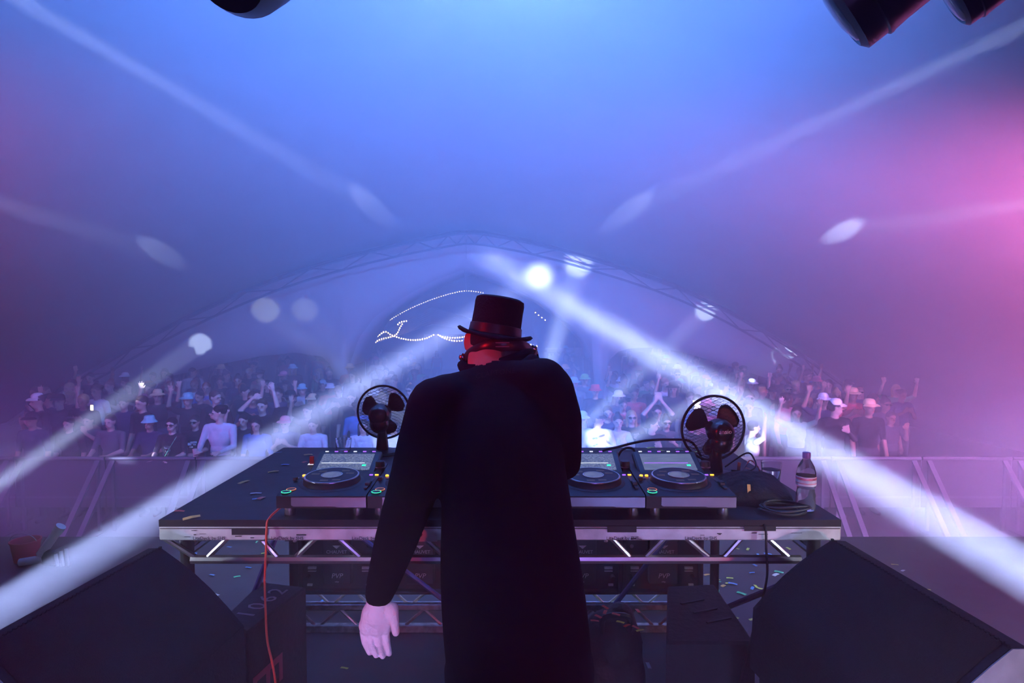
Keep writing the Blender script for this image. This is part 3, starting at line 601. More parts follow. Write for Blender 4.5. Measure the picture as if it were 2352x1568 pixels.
# ------------------------------------------------------------------ speakers in the foreground
SPK = mat('speaker_paint', (0.010, 0.010, 0.012), 0.85, 0, 0.3, 90, 0.3, spec=0.12); GRL = mat('speaker_grille', (0.008, 0.008, 0.010), 0.85, 0.0, 0.4, 250, 0.5, spec=0.12)
def wedge(A, B, C, label, slabel, mirror=False):
    # A far end of top edge, B near end of top edge, C far end of lower edge of the grille
    A, B, C = Vector(A), Vector(B), Vector(C); D = C + (B - A); base = min(C.z, D.z) - .16; e = (B - A).normalized()
    out = Vector((A.x - C.x, A.y - C.y, 0)).normalized()
    cA, cC = A + out * .10, C - out * .02
    t = thing('floor_monitor', label, 'speaker', ((A.x + C.x) / 2, (A.y + B.y) / 2, base), 0, 'wedge monitors flanking the table'); L = Vector(t.location)
    pts = [A, A + out * .06 + Vector((0, 0, -.01)), Vector((cA.x, cA.y, A.z - .06)), Vector((cA.x + out.x * .02, cA.y + out.y * .02, base)), Vector((C.x - out.x * .01, C.y - out.y * .01, base)), C]
    # bowed front profile
    bow = [C + (A - C) * u + (A - C).normalized().cross(e) * (-.018 if not mirror else .018) * math.sin(math.pi * u) for u in (.2, .4, .6, .8)]
    loop = pts + bow; k = len(loop); vs = [p - L for p in loop] + [p + (B - A) - L for p in loop]
    MB().add(vs, [tuple(range(k)), tuple(range(2 * k - 1, k - 1, -1))] + [(i, k + i, k + (i + 1) % k, (i + 1) % k) for i in range(k)]).build('cabinet', SPK, t, 30)
    sp = [p + (B - A) + e * .002 - L for p in loop]; MB().add(sp + [p + e * .003 for p in sp], [tuple(range(k)), tuple(range(2 * k - 1, k - 1, -1))] + [(i, k + i, k + (i + 1) % k, (i + 1) % k) for i in range(k)]).build('side_panel', mat('pale_light_tint', (0.30, 0.31, 0.33), 0.6, 0, 0.2, 20, 0.3), t, 0)  # added end sheet, its pale tone paints light falling on the cabinet
    nrm = (B - A).cross(C - A).normalized()
    if nrm.z < 0: nrm = -nrm
    face = [C] + bow + [A]; gv = []; gf = []; m = len(face)
    for q in face: gv += [q + nrm * .006 + e * .02 - L, q + nrm * .006 + (B - A) - e * .02 - L]
    for i in range(m - 1): gf.append((2 * i, 2 * i + 1, 2 * i + 3, 2 * i + 2))
    gr = MB().add(gv, gf).build('grille', GRL, t, 60); gr.modifiers.new('s', 'SOLIDIFY').thickness = .006
    # perforated edge teeth along the top edge
    for i in range(46): q = A + (B - A) * ((i + .5) / 46) - L; MB().box(tuple(q + nrm * .004), (.008, .008, .007)).build('grille_tooth', GRL, gr, 0)
    s = thing('subwoofer', slabel, 'speaker', (L.x, L.y, 0), 0, 'subwoofers under the wedge monitors')
    x, y = (C + D) / 2 - L, (cA + cA + (B - A)) / 2 - L; mid = (x + y) / 2; wx = abs(y.x - x.x) * .9; wy = (B - A).length * .95
    rz = math.atan2(e.y, e.x) - R(90); Mx = T(mid.x, mid.y, 0) @ Matrix.Rotation(rz, 4, 'Z')
    MB().box((0, 0, base / 2), (wx, wy, base), Mx, bev=.015).build('cabinet', SPK, s)
    MB().box((-wx / 2 * (1 if not mirror else -1) , 0, base / 2), (.012, wy * .9, base * .9), Mx).build('grille', GRL, s, 0)
    for k_ in (-1, 1): MB().box((0, k_ * wy / 2, base * .7), (.16, .012, .07), Mx, bev=.005).build('handle', BLACK, s)
wedge(at(1910, 1240, 2.08), at(2322, 1488, 1.46), at(1730, 1395, 1.98), 'large black wedge monitor at right with serrated grille edge', 'black subwoofer under the right wedge monitor')
wedge(at(370, 1258, 2.06), at(-60, 1500, 1.44), at(560, 1437, 1.93), 'large black wedge monitor at lower left with bowed front', 'black subwoofer under the left wedge monitor', True)
def cabinet(c4, z, label, extra=None):
    P = [atz(x, y, z) for x, y in c4]; c = sum(P, Vector()) / 4; t = thing('speaker_box', label, 'speaker', (c.x, c.y, 0), 0, 'speaker boxes under the table'); o = Vector((c.x, c.y, 0))
    low = [(p.x - c.x, p.y - c.y) for p in P]; vs = [(a, b, 0) for a, b in low] + [(a, b, z - .008) for a, b in low] + [(a * .95, b * .96, z) for a, b in low]
    MB().add(vs, [(3, 2, 1, 0), (8, 9, 10, 11)] + [(r * 4 + i, r * 4 + (i + 1) % 4, r * 4 + 4 + (i + 1) % 4, r * 4 + 4 + i) for r in (0, 1) for i in range(4)]).build('cabinet', mat('box_paint', (0.02, 0.02, 0.026), 0.7, 0, 0.3, 40, 0.3), t, 0)
    return t, P, o
t, P, o = cabinet([(520, 1412), (565, 1452), (702, 1347), (600, 1335)], .60, 'tall black speaker box chalked 1062 beside the left wedge monitor')
ch = mat('chalk', (0.45, 0.45, 0.5), 0.9); d = (P[2] - P[1]).normalized(); nx = Vector((-d.y, d.x, 0)); mid = (P[0] + P[1] + P[2] + P[3]) / 4 - o
M = Matrix(((d.x, nx.x, 0, mid.x), (d.y, nx.y, 0, mid.y), (0, 0, 1, .6012), (0, 0, 0, 1))); text('1062', .12, M @ T(0, -.01, 0), ch, t, name='chalk_number', spacing=1.25)
fm = (P[1] + (P[2] - P[1]) * .30) - o; nrm = Vector((d.y, -d.x, 0))
M = Matrix(((0, -d.x, nrm.x, fm.x + nrm.x * .002), (0, -d.y, nrm.y, fm.y + nrm.y * .002), (-1, 0, 0, .30), (0, 0, 0, 1)))
pk = mat('faded_pink_stencil', (0.40, 0.12, 0.16), 0.7); text('ES', .30, M @ T(.03, -.02, 0), pk, t, name='stencil_letters')
t, P, o = cabinet([(1530, 1475), (1735, 1475), (1640, 1340), (1533, 1345)], .60, 'black speaker box right of the torso under the table')
for k in range(3): MB().box((.02, -.1 + k * .09, .602), (.12, .01, .006), RZ(20)).build('handle_strap', BLACK, t, 0)
# slumped black bag with red confetti between torso and right box
bg = thing('equipment_bag', 'slumped black bag dotted with red confetti right of the torso', 'bag', (.45, 2.75, 0))
tmp = MB().box((0, 0, .2), (.26, .34, .40), bev=.05).ell((0, 0, .40), (.14, .17, .14)).ell((.05, .05, .46), (.07, .1, .1)); ob = tmp.build('t', BLACK)
me = baked(ob, [('REMESH', dict(mode='VOXEL', voxel_size=.02)), ('SMOOTH', dict(iterations=6, factor=.5))])
me.materials.clear(); link('bag_body', me, mat('bag_nylon', (0.014, 0.014, 0.018), 0.6, 0, 0.3, 14, 0.8), bg)
MB().tube(crv([(-.06, -.1, .5), (-.05, -.13, .58), (.05, -.13, .58), (.06, -.1, .5)], 5), .012, 6).build('handle', BLACK, bg)
rnd = random.Random(5)
for px, py in ((1390, 1394), (1374, 1415), (1415, 1410), (1425, 1428), (1465, 1402), (1390, 1405), (1460, 1440), (1470, 1447), (1366, 1425), (1440, 1436)):
    q = at(px, py, 2.58 + rnd.uniform(-.02, .02)); confetti(tuple(q), rnd.uniform(0, 3), rnd.choice((5, 5, 5, 2)), 'confetti strip clinging to the slumped black bag', 'confetti on the bag', .8)
# red bucket and white confetti blower on the stage edge at left
p = atz(60, 1286, 0); bk_ = thing('bucket', 'red plastic bucket on the stage edge at far left', 'bucket', (p.x, p.y, 0)); rm = mat('red_bucket', (0.6, 0.03, 0.08), 0.5)
MB().lathe([(0, 0), (.075, 0), (.098, .15), (.104, .15), (.104, .158), (.094, .158), (.072, .008), (0, .008)], 28).build('body', rm, bk_)
MB().tube([(.1 * math.cos(R(i * 12)), -.02 - .02 * math.sin(R(i * 12)), .15 + .07 * math.sin(R(i * 12)) - .0) for i in range(16)], .003, 5).build('handle', STEEL, bk_)
p = atz(112, 1288, 0); jt = thing('confetti_cannon', 'white tubed confetti cannon tilted up beside the red bucket', 'cannon', (p.x, p.y - .08, 0)); wt = mat('white_tube', (0.72, 0.75, 0.8), 0.4)
MB().cyl((-.14, -.02, .03), (.02, 0, .05), .028, n=16).build('tube', wt, jt); MB().cyl((.0, 0, .08), (.13, .02, .27), .032, n=18).build('tube', wt, jt); MB().box((.07, .03, .06), (.12, .1, .12), bev=.015).build('body', BLACK, jt)
MB().cyl((.115, .018, .248), (.145, .022, .29), .036, n=18).build('nozzle', wt, jt)
for k in range(3): MB().cyl((.14 + .04 * k, -.02, 0), (.12 + .04 * k, -.01, .09 + .02 * k), .012, n=10).build('strut', STEEL if k else wt, jt)
# ------------------------------------------------------------------ figures
from mathutils.bvhtree import BVHTree
class Fig:                      # one continuous body grown from tapered limbs; every face takes the cloth of the nearest limb
    def __init__(s): s.mb = MB(); s.c = []
    def limb(s, pts, rs, slot, n=12, flat=1.0):
        pts = [Vector(p) for p in pts]; s.mb.tube(pts, list(rs), n)
        for p, r in zip(pts, rs): s.mb.ell(p, r * .99, None, 12, 8)
        for a, b, r0, r1 in zip(pts, pts[1:], rs, rs[1:]): s.c.append((0, np.array(a), np.array(b), r0, r1, slot))
        return s
    def ell(s, c, r, slot, M=None):
        s.mb.ell((0, 0, 0), r, T(*c) @ (M or Matrix()), 18, 12); s.c.append((1, np.array(c), np.array(r), np.linalg.inv(np.array((M or Matrix()).to_3x3())), 0, slot)); return s
    def loft(s, rings, slot, n=28):          # rings of (centre, half width, half depth), bottom to top or top to bottom
        vs = []; k = len(rings); p = 2.3
        for c, a, b in rings:
            for j in range(n):
                t = 2 * math.pi * j / n; ct, st = math.cos(t), math.sin(t); vs.append((c[0] + a * math.copysign(abs(ct) ** (2 / p), ct), c[1] + b * math.copysign(abs(st) ** (2 / p), st), c[2]))
            s.c.append((1, np.array(c), np.array((a, b, .09)), np.eye(3), 0, slot))
        fs = [(i * n + j, i * n + (j + 1) % n, (i + 1) * n + (j + 1) % n, (i + 1) * n + j) for i in range(k - 1) for j in range(n)] + [tuple(range(n - 1, -1, -1)), tuple((k - 1) * n + j for j in range(n))]
        s.mb.add(vs, fs); return s
    def mesh(s, voxel, it=4):
        o = s.mb.build('tmp', [], None, 0); me = baked(o, [('REMESH', dict(mode='VOXEL', voxel_size=voxel)), ('SMOOTH', dict(iterations=it, factor=.5))])
        n = len(me.polygons); c = np.empty(n * 3); me.polygons.foreach_get('center', c); c = c.reshape(-1, 3); best = np.full(n, 1e9); slot = np.zeros(n, int)
        for k in s.c:
            if k[0] == 0:
                ab = k[2] - k[1]; t = np.clip(((c - k[1]) @ ab) / max(ab @ ab, 1e-9), 0, 1); d = np.linalg.norm(c - k[1] - t[:, None] * ab, axis=1) - (k[3] + (k[4] - k[3]) * t)
            else:
                q = ((c - k[1]) @ k[3].T) / k[2]; d = (np.linalg.norm(q, axis=1) - 1) * k[2].min()
            w = d < best; best[w] = d[w]; slot[w] = k[5]
        me.materials.clear(); me.polygons.foreach_set('material_index', slot.astype(np.int32)); me.polygons.foreach_set('use_smooth', [True] * n); me.update(); return me
def hand(f, w, d, side, slot, spread=.35, s=1.0, nrm=None):      # palm and five fingers; w wrist, d direction, side towards thumb
    w, d, side = Vector(w), Vector(d).normalized(), Vector(side).normalized(); side = (side - d * side.dot(d)).normalized(); nrm = d.cross(side)
    f.limb([w, w + d * .045 * s], [.026 * s, .034 * s], slot); f.limb([w + d * .05 * s - side * .018 * s, w + d * .075 * s - side * .02 * s], [.024 * s, .022 * s], slot); f.limb([w + d * .05 * s + side * .018 * s, w + d * .075 * s + side * .02 * s], [.024 * s, .022 * s], slot)
    for k, L in enumerate((.058, .075, .08, .07)):
        o = (k - 1.5) * .023 * s; b = w + d * .085 * s + side * o; dd = (d + side * (k - 1.5) * spread * .35).normalized()
        f.limb([b, b + dd * L * .55 * s, b + (dd * L + nrm * .016 * s) * s], [.0115 * s, .0105 * s, .009 * s], slot, 8)
    b = w + d * .03 * s + side * .03 * s; f.limb([b, b + (d * .6 + side * .8).normalized() * .04 * s, b + (d * .9 + side * .55).normalized() * .075 * s], [.015 * s, .013 * s, .011 * s], slot, 8)
SKIN = mat('skin', (0.48, 0.32, 0.25), 0.6); SKIN2 = mat('tan_skin', (0.34, 0.21, 0.15), 0.6)
BLKC = mat('black_shirt', (0.010, 0.009, 0.011), 0.9, 0, 0.3, 9, 0.35, spec=0.12); TROU = mat('dark_trousers', (0.012, 0.012, 0.016), 0.9, spec=0.12); GLV = mat('white_glove_cotton', (0.72, 0.73, 0.78), 0.85, 0, 0.05, 120, 0.25); SHOE = mat('dark_shoe', (0.015, 0.015, 0.015), 0.5)
# ------------------------------------------------------------------ the performer, seen from behind
dj = thing('person', 'person in black long-sleeved top and top hat seen from behind, white glove hanging', 'person', (0.02, 1.66, 0)); D0 = Vector(dj.location)
def dp(px, py, Y): return at(px, py, Y) - D0
f = Fig()
tor = [(1140, 868, 1.86, .075, .07), (1132, 895, 1.845, .125, .085), (1130, 925, 1.83, .165, .10), (1138, 965, 1.81, .178, .11), (1148, 1020, 1.79, .18, .118), (1156, 1080, 1.77, .18, .12), (1162, 1140, 1.75, .183, .12), (1166, 1200, 1.73, .187, .12), (1170, 1260, 1.71, .192, .122), (1175, 1320, 1.69, .196, .125), (1180, 1380, 1.67, .198, .128), (1186, 1450, 1.65, .198, .13), (1193, 1530, 1.63, .195, .13), (1198, 1610, 1.62, .19, .125), (1198, 1690, 1.62, .185, .12)]
f.loft([(tuple(dp(x, y, Y)), hw, hd) for (x, y, Y, hw, hd) in tor], 1)
f.c = [(k[0], k[1], np.array((k[2][0], k[2][1], .03 if i < 2 else .09)), k[3], k[4], k[5]) for i, k in enumerate(f.c)]
f.ell(dp(1030, 905, 1.81), (.075, .075, .06), 1); f.ell(dp(1245, 868, 1.83), (.07, .075, .06), 1)
f.limb([dp(1140, 872, 1.86), dp(1250, 868, 1.83)], [.06, .055], 1); f.limb([dp(1120, 885, 1.86), dp(1015, 910, 1.82)], [.065, .06], 1)
f.limb([dp(1000, 930, 1.80), dp(976, 1020, 1.78), dp(943, 1140, 1.74), dp(907, 1250, 1.72), dp(880, 1335, 1.72), dp(871, 1363, 1.72)], [.082, .08, .071, .060, .047, .0415], 1, 16)
f.limb([dp(1262, 892, 1.83), dp(1286, 965, 1.83), dp(1295, 1035, 1.86), dp(1298, 1064, 1.90)], [.072, .067, .055, .05], 1, 16)
f.limb([dp(1298, 1064, 1.90), dp(1270, 1080, 2.08), dp(1238, 1086, 2.22)], [.05, .046, .036], 1, 14)
f.limb([dp(1134, 852, 1.90), dp(1130, 800, 1.985)], [.066, .06], 0, 16); f.limb([dp(1105, 835, 1.935), dp(1112, 800, 1.99)], [.045, .05], 0); f.limb([dp(1165, 832, 1.935), dp(1160, 800, 1.99)], [.045, .05], 0)
f.ell(dp(1131, 784, 2.01), (.076, .093, .105), 0); f.ell(dp(1128, 812, 2.06), (.058, .06, .055), 0)      # skull, jaw
f.limb([dp(1130, 775, 2.115), dp(1129, 795, 2.135)], [.01, .014], 0)                                        # nose on the far side
for x in (1073, 1188): f.ell(dp(x, 785, 2.0), (.012, .022, .032), 0)
for sx, fx in ((-.095, -.16), (.095, .16)):
    f.limb([(sx, -.02, .92), (sx * 1.15, 0, .5), (fx * .9, -.01, .1)], [.11, .075, .055], 2); f.limb([(fx * .9, -.02, .055), (fx, .16, .04)], [.05, .042], 3)
f.limb([dp(1160, 866, 1.885), dp(1222, 838, 1.90)], [.035, .035], 1)
me = f.mesh(.0085, 6); body = link('body', me, [SKIN, BLKC, TROU, SHOE], dj)
bvh = BVHTree.FromPolygons([v.co for v in me.vertices], [p.vertices for p in me.polygons])
# faint arc of letters across the collar, laid on the cloth
tm = text_mesh('CLAPTONE', .0215, 0.0, spacing=1.1); tm2 = tm
for v in tm.vertices:
    u = v.co.x / .001225; px, py = 1138 + v.co.x / .00128, 856 - v.co.y / .00128 - v.co.x / .00128 * .16 - 8e-4 * (v.co.x / .00128) ** 2 * -1
    o_ = Vector((0, 0, CAMZ)) - D0; d_ = ray(px, py).normalized(); h = bvh.ray_cast(o_, d_)
    if h[0] is not None: v.co = h[0] - d_ * .004
    else: v.co = at(px, py, 1.8) - D0
link('shirt_lettering', tm, mat('grey_shirt_print', (0.026, 0.022, 0.03), 0.8, spec=0.2), dj)
MB().tube(crv([dp(1062, 838, 1.95), dp(1070, 847, 1.905), dp(1102, 847, 1.872), dp(1140, 837, 1.86), dp(1175, 825, 1.868), dp(1205, 814, 1.91), dp(1215, 810, 1.96)], 6), .0165, 10).build('collar', BLKC, dj)
# short dark hair under the hat
fh = Fig(); fh.ell(dp(1134, 782, 1.995), (.0785, .094, .088), 0); fh.ell(dp(1150, 800, 1.935), (.05, .03, .03), 0); link('hair', fh.mesh(.01, 4), mat('dark_hair', (0.012, 0.01, 0.01), 0.7, 0, 0.3, 80, 0.5), dj)
# top hat
ht = thing('top_hat', 'black felt top hat', 'x', dp(1136, 772, 2.0)); del ht['label']; del ht['category']; ht.parent = dj; ht.rotation_euler = (R(-4), R(9), 0); ht.scale = (1, 1.2, 1)
FELT = mat('black_felt', (0.014, 0.012, 0.016), 0.9, 0, 0.3, 120, 0.3, spec=0.15)
MB().lathe([(.086, 0), (.083, .012), (.080, .04), (.079, .08), (.0795, .105), (.077, .118), (.066, .124), (0, .123)], 40).build('crown', FELT, ht)
vs = []; fs = []; n = 48; rr = (.078, .088, .1, .109, .113)
for i, r_ in enumerate(rr):
    for j in range(n):
        a = 2 * math.pi * j / n; e = i / 4; vs.append((r_ * math.cos(a) * 1.02, r_ * math.sin(a) * 1.12, .004 + e * e * (.014 * math.cos(a) ** 2 - .012 * math.sin(a) ** 2)))
for i in range(4):
    for j in range(n): fs.append((i * n + j, i * n + (j + 1) % n, (i + 1) * n + (j + 1) % n, (i + 1) * n + j))
br = MB().add(vs, fs).build('brim', FELT, ht, 60); br.modifiers.new('s', 'SOLIDIFY').thickness = .009
MB().lathe([(.0845, .004), (.086, .006), (.0835, .034), (.082, .035)], 40, ring=True).build('hat_band', mat('satin_band', (0.02, 0.014, 0.02), 0.4), ht)
# gloves with five fingers
def glove(segs, voxel, name='glove'):
    g = Fig()
    for pts, rs in segs: g.limb(pts, rs, 0, 12)
    return link(name, g.mesh(voxel, 3), GLV, dj)
k = .0012
hp = lambda x, y, dy=0: dp(x, y, 1.72 + dy)
glove([([hp(870, 1372), hp(869, 1392), hp(868, 1408)], [.030, .037, .040]), ([hp(858, 1408), hp(846, 1438, .005)], [.034, .026]), ([hp(878, 1408), hp(866, 1438, .005)], [.035, .028]), ([hp(888, 1412), hp(884, 1438, .008)], [.030, .022]),
       ([hp(843, 1435, .004), hp(836, 1452, .004)], [.024, .012]), ([hp(835, 1450, .004), hp(838, 1475, -.008), hp(849, 1498, -.026)], [.0115, .0095, .0082]),
       ([hp(851, 1445, .004), hp(854, 1480, -.010), hp(864, 1504, -.030)], [.0125, .0102, .0085]), ([hp(867, 1446, .004), hp(871, 1484, -.008), hp(879, 1506, -.03)], [.0125, .0102, .0086]),
       ([hp(884, 1440, .006), hp(889, 1476, .0), hp(894, 1500, -.02)], [.0122, .010, .0085]), ([hp(898, 1400, -.01), hp(906, 1428, -.022), hp(909, 1452, -.03)], [.022, .0135, .0108])], .0027)
w = dp(1238, 1086, 2.22); g = Fig(); hand(g, w, (-.25, .85, -.35), (-.9, -.3, 0), 0, .3); link('glove', g.mesh(.005, 3), GLV, dj)
# headphones worn round the back of the head
hd = thing('headphones', 'dark headphones around the nape of the person in the top hat', 'headphones', tuple(at(1142, 812, 1.95))); H0 = Vector(hd.location); q = lambda *a: at(*a) - H0
HB = mat('headphone_plastic', (0.03, 0.02, 0.025), 0.3)
bp_ = crv([q(1066, 826, 2.01), q(1078, 812, 1.955), q(1108, 799, 1.905), q(1150, 793, 1.885), q(1188, 793, 1.90), q(1212, 799, 1.945), q(1224, 811, 2.01)], 6); bv = []; bf = []; nb_ = len(bp_)
for i, p_ in enumerate(bp_):
    t_ = (bp_[min(i + 1, nb_ - 1)] - bp_[max(i - 1, 0)]).normalized(); up_ = Vector((0, 0, 1)); n_ = t_.cross(up_).normalized(); h_ = .0125 + .006 * math.sin(math.pi * i / (nb_ - 1))
    for a_, b_ in ((-1, -.5), (-1, .5), (-.4, 1), (.4, 1), (1, .5), (1, -.5), (.4, -1), (-.4, -1)): bv.append(p_ + n_ * a_ * .007 + up_ * b_ * h_)
for i in range(nb_ - 1):
    for k_ in range(8): bf.append((i * 8 + k_, i * 8 + (k_ + 1) % 8, (i + 1) * 8 + (k_ + 1) % 8, (i + 1) * 8 + k_))
bf += [tuple(range(8)), tuple((nb_ - 1) * 8 + k_ for k_ in range(8))]
MB().add(bv, bf).build('headband', HB, hd, 50)
for (x, y, s_) in ((1074, 845, 1), (1214, 826, -1)):
    c = q(x, y, 2.01); M = T(*c) @ RZ(90 + 15 * s_) @ RX(90)
    e = MB().lathe([(0, -.018), (.03, -.018), (.034, -.008), (.034, .012), (.028, .02), (0, .022)], 24, M).build('ear_cup', HB, hd); MB().lathe([(.02, .018), (.033, .016), (.034, .026), (.02, .03)], 24, M, ring=True).build('ear_pad', BLACK, e)
    MB().ell(q(x - 12 * s_, y - 25, 1.985), (.012, .012, .013), None, 12, 8).build('hinge', SILV, hd)
for yy, x0, x1 in ((787, 1138, 1178), (796, 1138, 1178)): MB().tube([q(x, yy, 1.875) for x in range(x0, x1, 8)], .0016, 4).build('band_print', mat('pale_print', (0.28, 0.26, 0.32), 0.5), hd)
# ------------------------------------------------------------------ crowd barrier
BAR = mat('barrier_steel', (0.11, 0.115, 0.13), 0.6, 0.3)
def barrier(x, y, label):
    t = thing('crowd_barrier', label, 'barrier', (x, y, GZ), 0, 'crowd barriers before the stage'); h = 1.09; w = 1.3
    MB().tube([(-w / 2, 0, h), (w / 2, 0, h)], .028, 10).build('top_rail', BAR, t)
    for xx in (-.55, .55):
        MB().box((xx, 0, h / 2), (.04, .04, h)).build('post', BAR, t, 0); MB().add([(xx - .035, -.02, h - .03), (xx + .035, -.02, h - .03), (xx + .035, .02, h - .03), (xx - .035, .02, h - .03), (xx - .035, -.92, .02), (xx + .035, -.92, .02), (xx + .035, -.86, .02), (xx - .035, -.86, .02)], [(0, 1, 2, 3), (7, 6, 5, 4), (0, 4, 5, 1), (1, 5, 6, 2), (2, 6, 7, 3), (3, 7, 4, 0)]).build('strut', BAR, t, 0)
    MB().box((0, .0, .52), (w, .012, .03)).build('mid_rail', BAR, t, 0); MB().box((0, 0, .72), (w, .008, .7)).build('front_sheet', mat('barrier_sheet', (0.05, 0.05, 0.06), 0.7, 0.1), t, 0)
    MB().box((0, -.45, .012), (w, .95, .024)).build('foot_plate', mat('barrier_plate', (0.04, 0.04, 0.045), 0.8, 0.1), t, 0)
for i in range(13):
    x = -7.9 + i * 1.32; barrier(x, 9.0, 'steel crowd barrier section with slanted struts, number %s from the left end' % ('one two three four five six seven eight nine ten eleven twelve thirteen'.split()[i]))
# ------------------------------------------------------------------ crowd
def body_mesh(L, Rr, bare=.0, wide=1.0, lean=0, turn=0, voxel=.0125, sleeve=True):
    f = Fig(); A = 1 if sleeve else 0
    f.ell((0, 0, .95), (.165 * wide, .12, .13), 2); f.ell((0, .0, 1.10), (.145 * wide, .105, .17), 1); f.ell((0, -.005, 1.27), (.165 * wide, .115, .17), 1); f.ell((0, 0, 1.40), (.175 * wide, .09, .085), 1)
    f.limb([(-.13 * wide, 0, 1.43), (.13 * wide, 0, 1.43)], [.06, .06], 1)
    for s in (-1, 1):
        f.limb([(s * .09, 0, .93), (s * .10, -.01, .5), (s * .11, .02, .1)], [.09, .06, .043], 2); f.limb([(s * .11, .03, .05), (s * .12, -.13, .035)], [.045, .035], 3)
    f.limb([(0, .015, 1.43), (0, -.01 - lean, 1.56)], [.058, .052], 0)
    h = Vector((0, -.02 - lean, 1.635)); tz = RZ(turn); hv = lambda x, y, z: tuple(h + tz @ Vector((x, y, z)))
    f.ell(hv(0, 0, .015), (.075, .093, .10), 0, tz); f.ell(hv(0, -.03, -.06), (.054, .055, .05), 0, tz); f.limb([hv(0, -.092, .0), hv(0, -.112, -.028)], [.009, .014], 0, 8)
    f.limb([hv(-.035, -.08, .024), hv(.035, -.08, .024)], [.013, .013], 0, 8)         # brow
    f.limb([hv(-.014, -.0895, -.062), hv(.014, -.0895, -.062)], [.0055, .0055], 4, 8)       # mouth
    for s in (-1, 1): f.ell(hv(s * .077, .005, .0), (.01, .02, .03), 0); f.ell(hv(s * .03, -.083, .004), (.016, .012, .009), 5)
    for s, (e, w, d, th) in ((-1, L), (1, Rr)):
        sh = Vector((s * .185 * wide, 0, 1.42)); e, w = Vector(e), Vector(w); m_ = sh + (e - sh) * .55
        f.limb([sh, m_], [.058, .05], 1); f.limb([m_, e], [.048, .042], A); f.limb([e, w], [.042, .028], 2 - 2 if not (sleeve == 2) else 1)
        hand(f, w, d, th, 0, .5, .95)
    return f.mesh(voxel, 3), h
dn = lambda s: ((s * .24, .0, 1.14), (s * .25, -.08, .90), (0, -.1, -1), (0, -1, 0))
upa = lambda s, lx=.0: ((s * .33, -.06, 1.52), (s * (.26 + lx), -.10, 1.78), (0, -.1, 1), (-s, 0, 0))
ov = lambda s: ((s * .26, -.05, 1.62), (s * .20, -.06, 1.88), (-s * .2, -.1, 1), (-s, 0, 0))
fwd = lambda s: ((s * .24, -.10, 1.17), (s * .15, -.34, 1.13), (-s * .3, -1, 0), (-s, 0, .3))
chest = lambda s: ((s * .27, -.05, 1.17), (s * .10, -.2, 1.30), (-s * .5, -.3, .8), (-s, 0, .2))
head_ = lambda s: ((s * .36, -.02, 1.55), (s * .15, .0, 1.76), (-s, 0, .2), (0, 0, 1))
clasp = lambda s: ((s * .25, -.1, 1.60), (s * .05, -.12, 1.84), (-s * .3, 0, 1), (-s, 0, 0))
VAR = {}
for nm, a in dict(down=(dn(-1), dn(1)), rail=(fwd(-1), fwd(1)), one_up=(upa(-1), dn(1)), two_up=(upa(-1), upa(1, .1)), fist=(head_(-1), ov(1)), chest=(chest(-1), chest(1)), phone=(dn(-1), ((.25, -.08, 1.25), (.12, -.28, 1.46), (-.1, -.3, 1), (-1, 0, 0))), clasp=(clasp(-1), clasp(1))).items(): VAR[nm] = body_mesh(*a)
VAR['turned'] = body_mesh(dn(-1), chest(1), turn=70, sleeve=2); VAR['turned_back'] = body_mesh(fwd(-1), fwd(1), turn=-60, sleeve=2)
VAR['bare'] = body_mesh(dn(-1), chest(1), wide=.88, sleeve=False); VAR['bare_one_up'] = body_mesh(upa(-1), dn(1), wide=.88, sleeve=False)
LIP = mat('lips', (0.42, 0.2, 0.18), 0.5); EYE = mat('eye_dark', (0.03, 0.02, 0.02), 0.3)
SKINS = [SKIN, SKIN2, mat('fair_skin', (0.52, 0.37, 0.3), 0.6), mat('brown_skin', (0.22, 0.12, 0.08), 0.55)]
TOPS = {n_: mat('top_' + n_, c, 0.85, 0, 0.25, 12, 0.3) for n_, c in dict(black=(.012, .012, .015), navy=(.03, .035, .09), grey=(.1, .1, .115), white=(.6, .61, .65), red=(.5, .05, .07), green=(.08, .28, .12), cream=(.6, .55, .42), pink=(.6, .2, .3), blue=(.1, .2, .5), brown=(.15, .08, .05)).items()}
TRS = [mat('trousers_dark', (.02, .02, .03), .8), mat('denim', (.06, .09, .18), .85), mat('trousers_black', (.01, .01, .012), .8)]
HAIRC = {n_: mat('hair_' + n_, c, 0.6, 0, 0.4, 60, 0.4) for n_, c in dict(dark=(.012, .009, .008), brown=(.06, .03, .015), blond=(.5, .34, .15), red=(.3, .08, .03)).items()}
CAPC = {n_: mat('cap_' + n_, c, 0.8) for n_, c in dict(white=(.8, .82, .85), black=(.012, .012, .014), pink=(.75, .25, .3), red=(.75, .06, .08), green=(.2, .6, .15), teal=(.25, .55, .6), cream=(.75, .55, .3)).items()}
def hair_mesh(kind):
    f = Fig()
    f.ell((0, .012, .04), (.083, .098, .088), 0)
    if kind == 'long': f.limb([(0, .06, .02), (0, .075, -.12), (0, .08, -.24)], [.075, .075, .05], 0); f.limb([(-.07, .01, .02), (-.075, .0, -.2)], [.03, .022], 0); f.limb([(.07, .01, .02), (.075, .0, -.2)], [.03, .022], 0)
    if kind == 'bun': f.ell((0, .05, .125), (.045, .045, .04), 0)
    if kind == 'curly':
        for i in range(9): a = i * .7; f.ell((.07 * math.cos(a), .03 + .06 * math.sin(a), .075), (.038, .038, .038), 0)
    if kind == 'short': f.ell((0, .03, -.005), (.079, .07, .06), 0)
    return f.mesh(.012, 3)
HAIR = {k_: hair_mesh(k_) for k_ in ('short', 'long', 'bun', 'curly')}
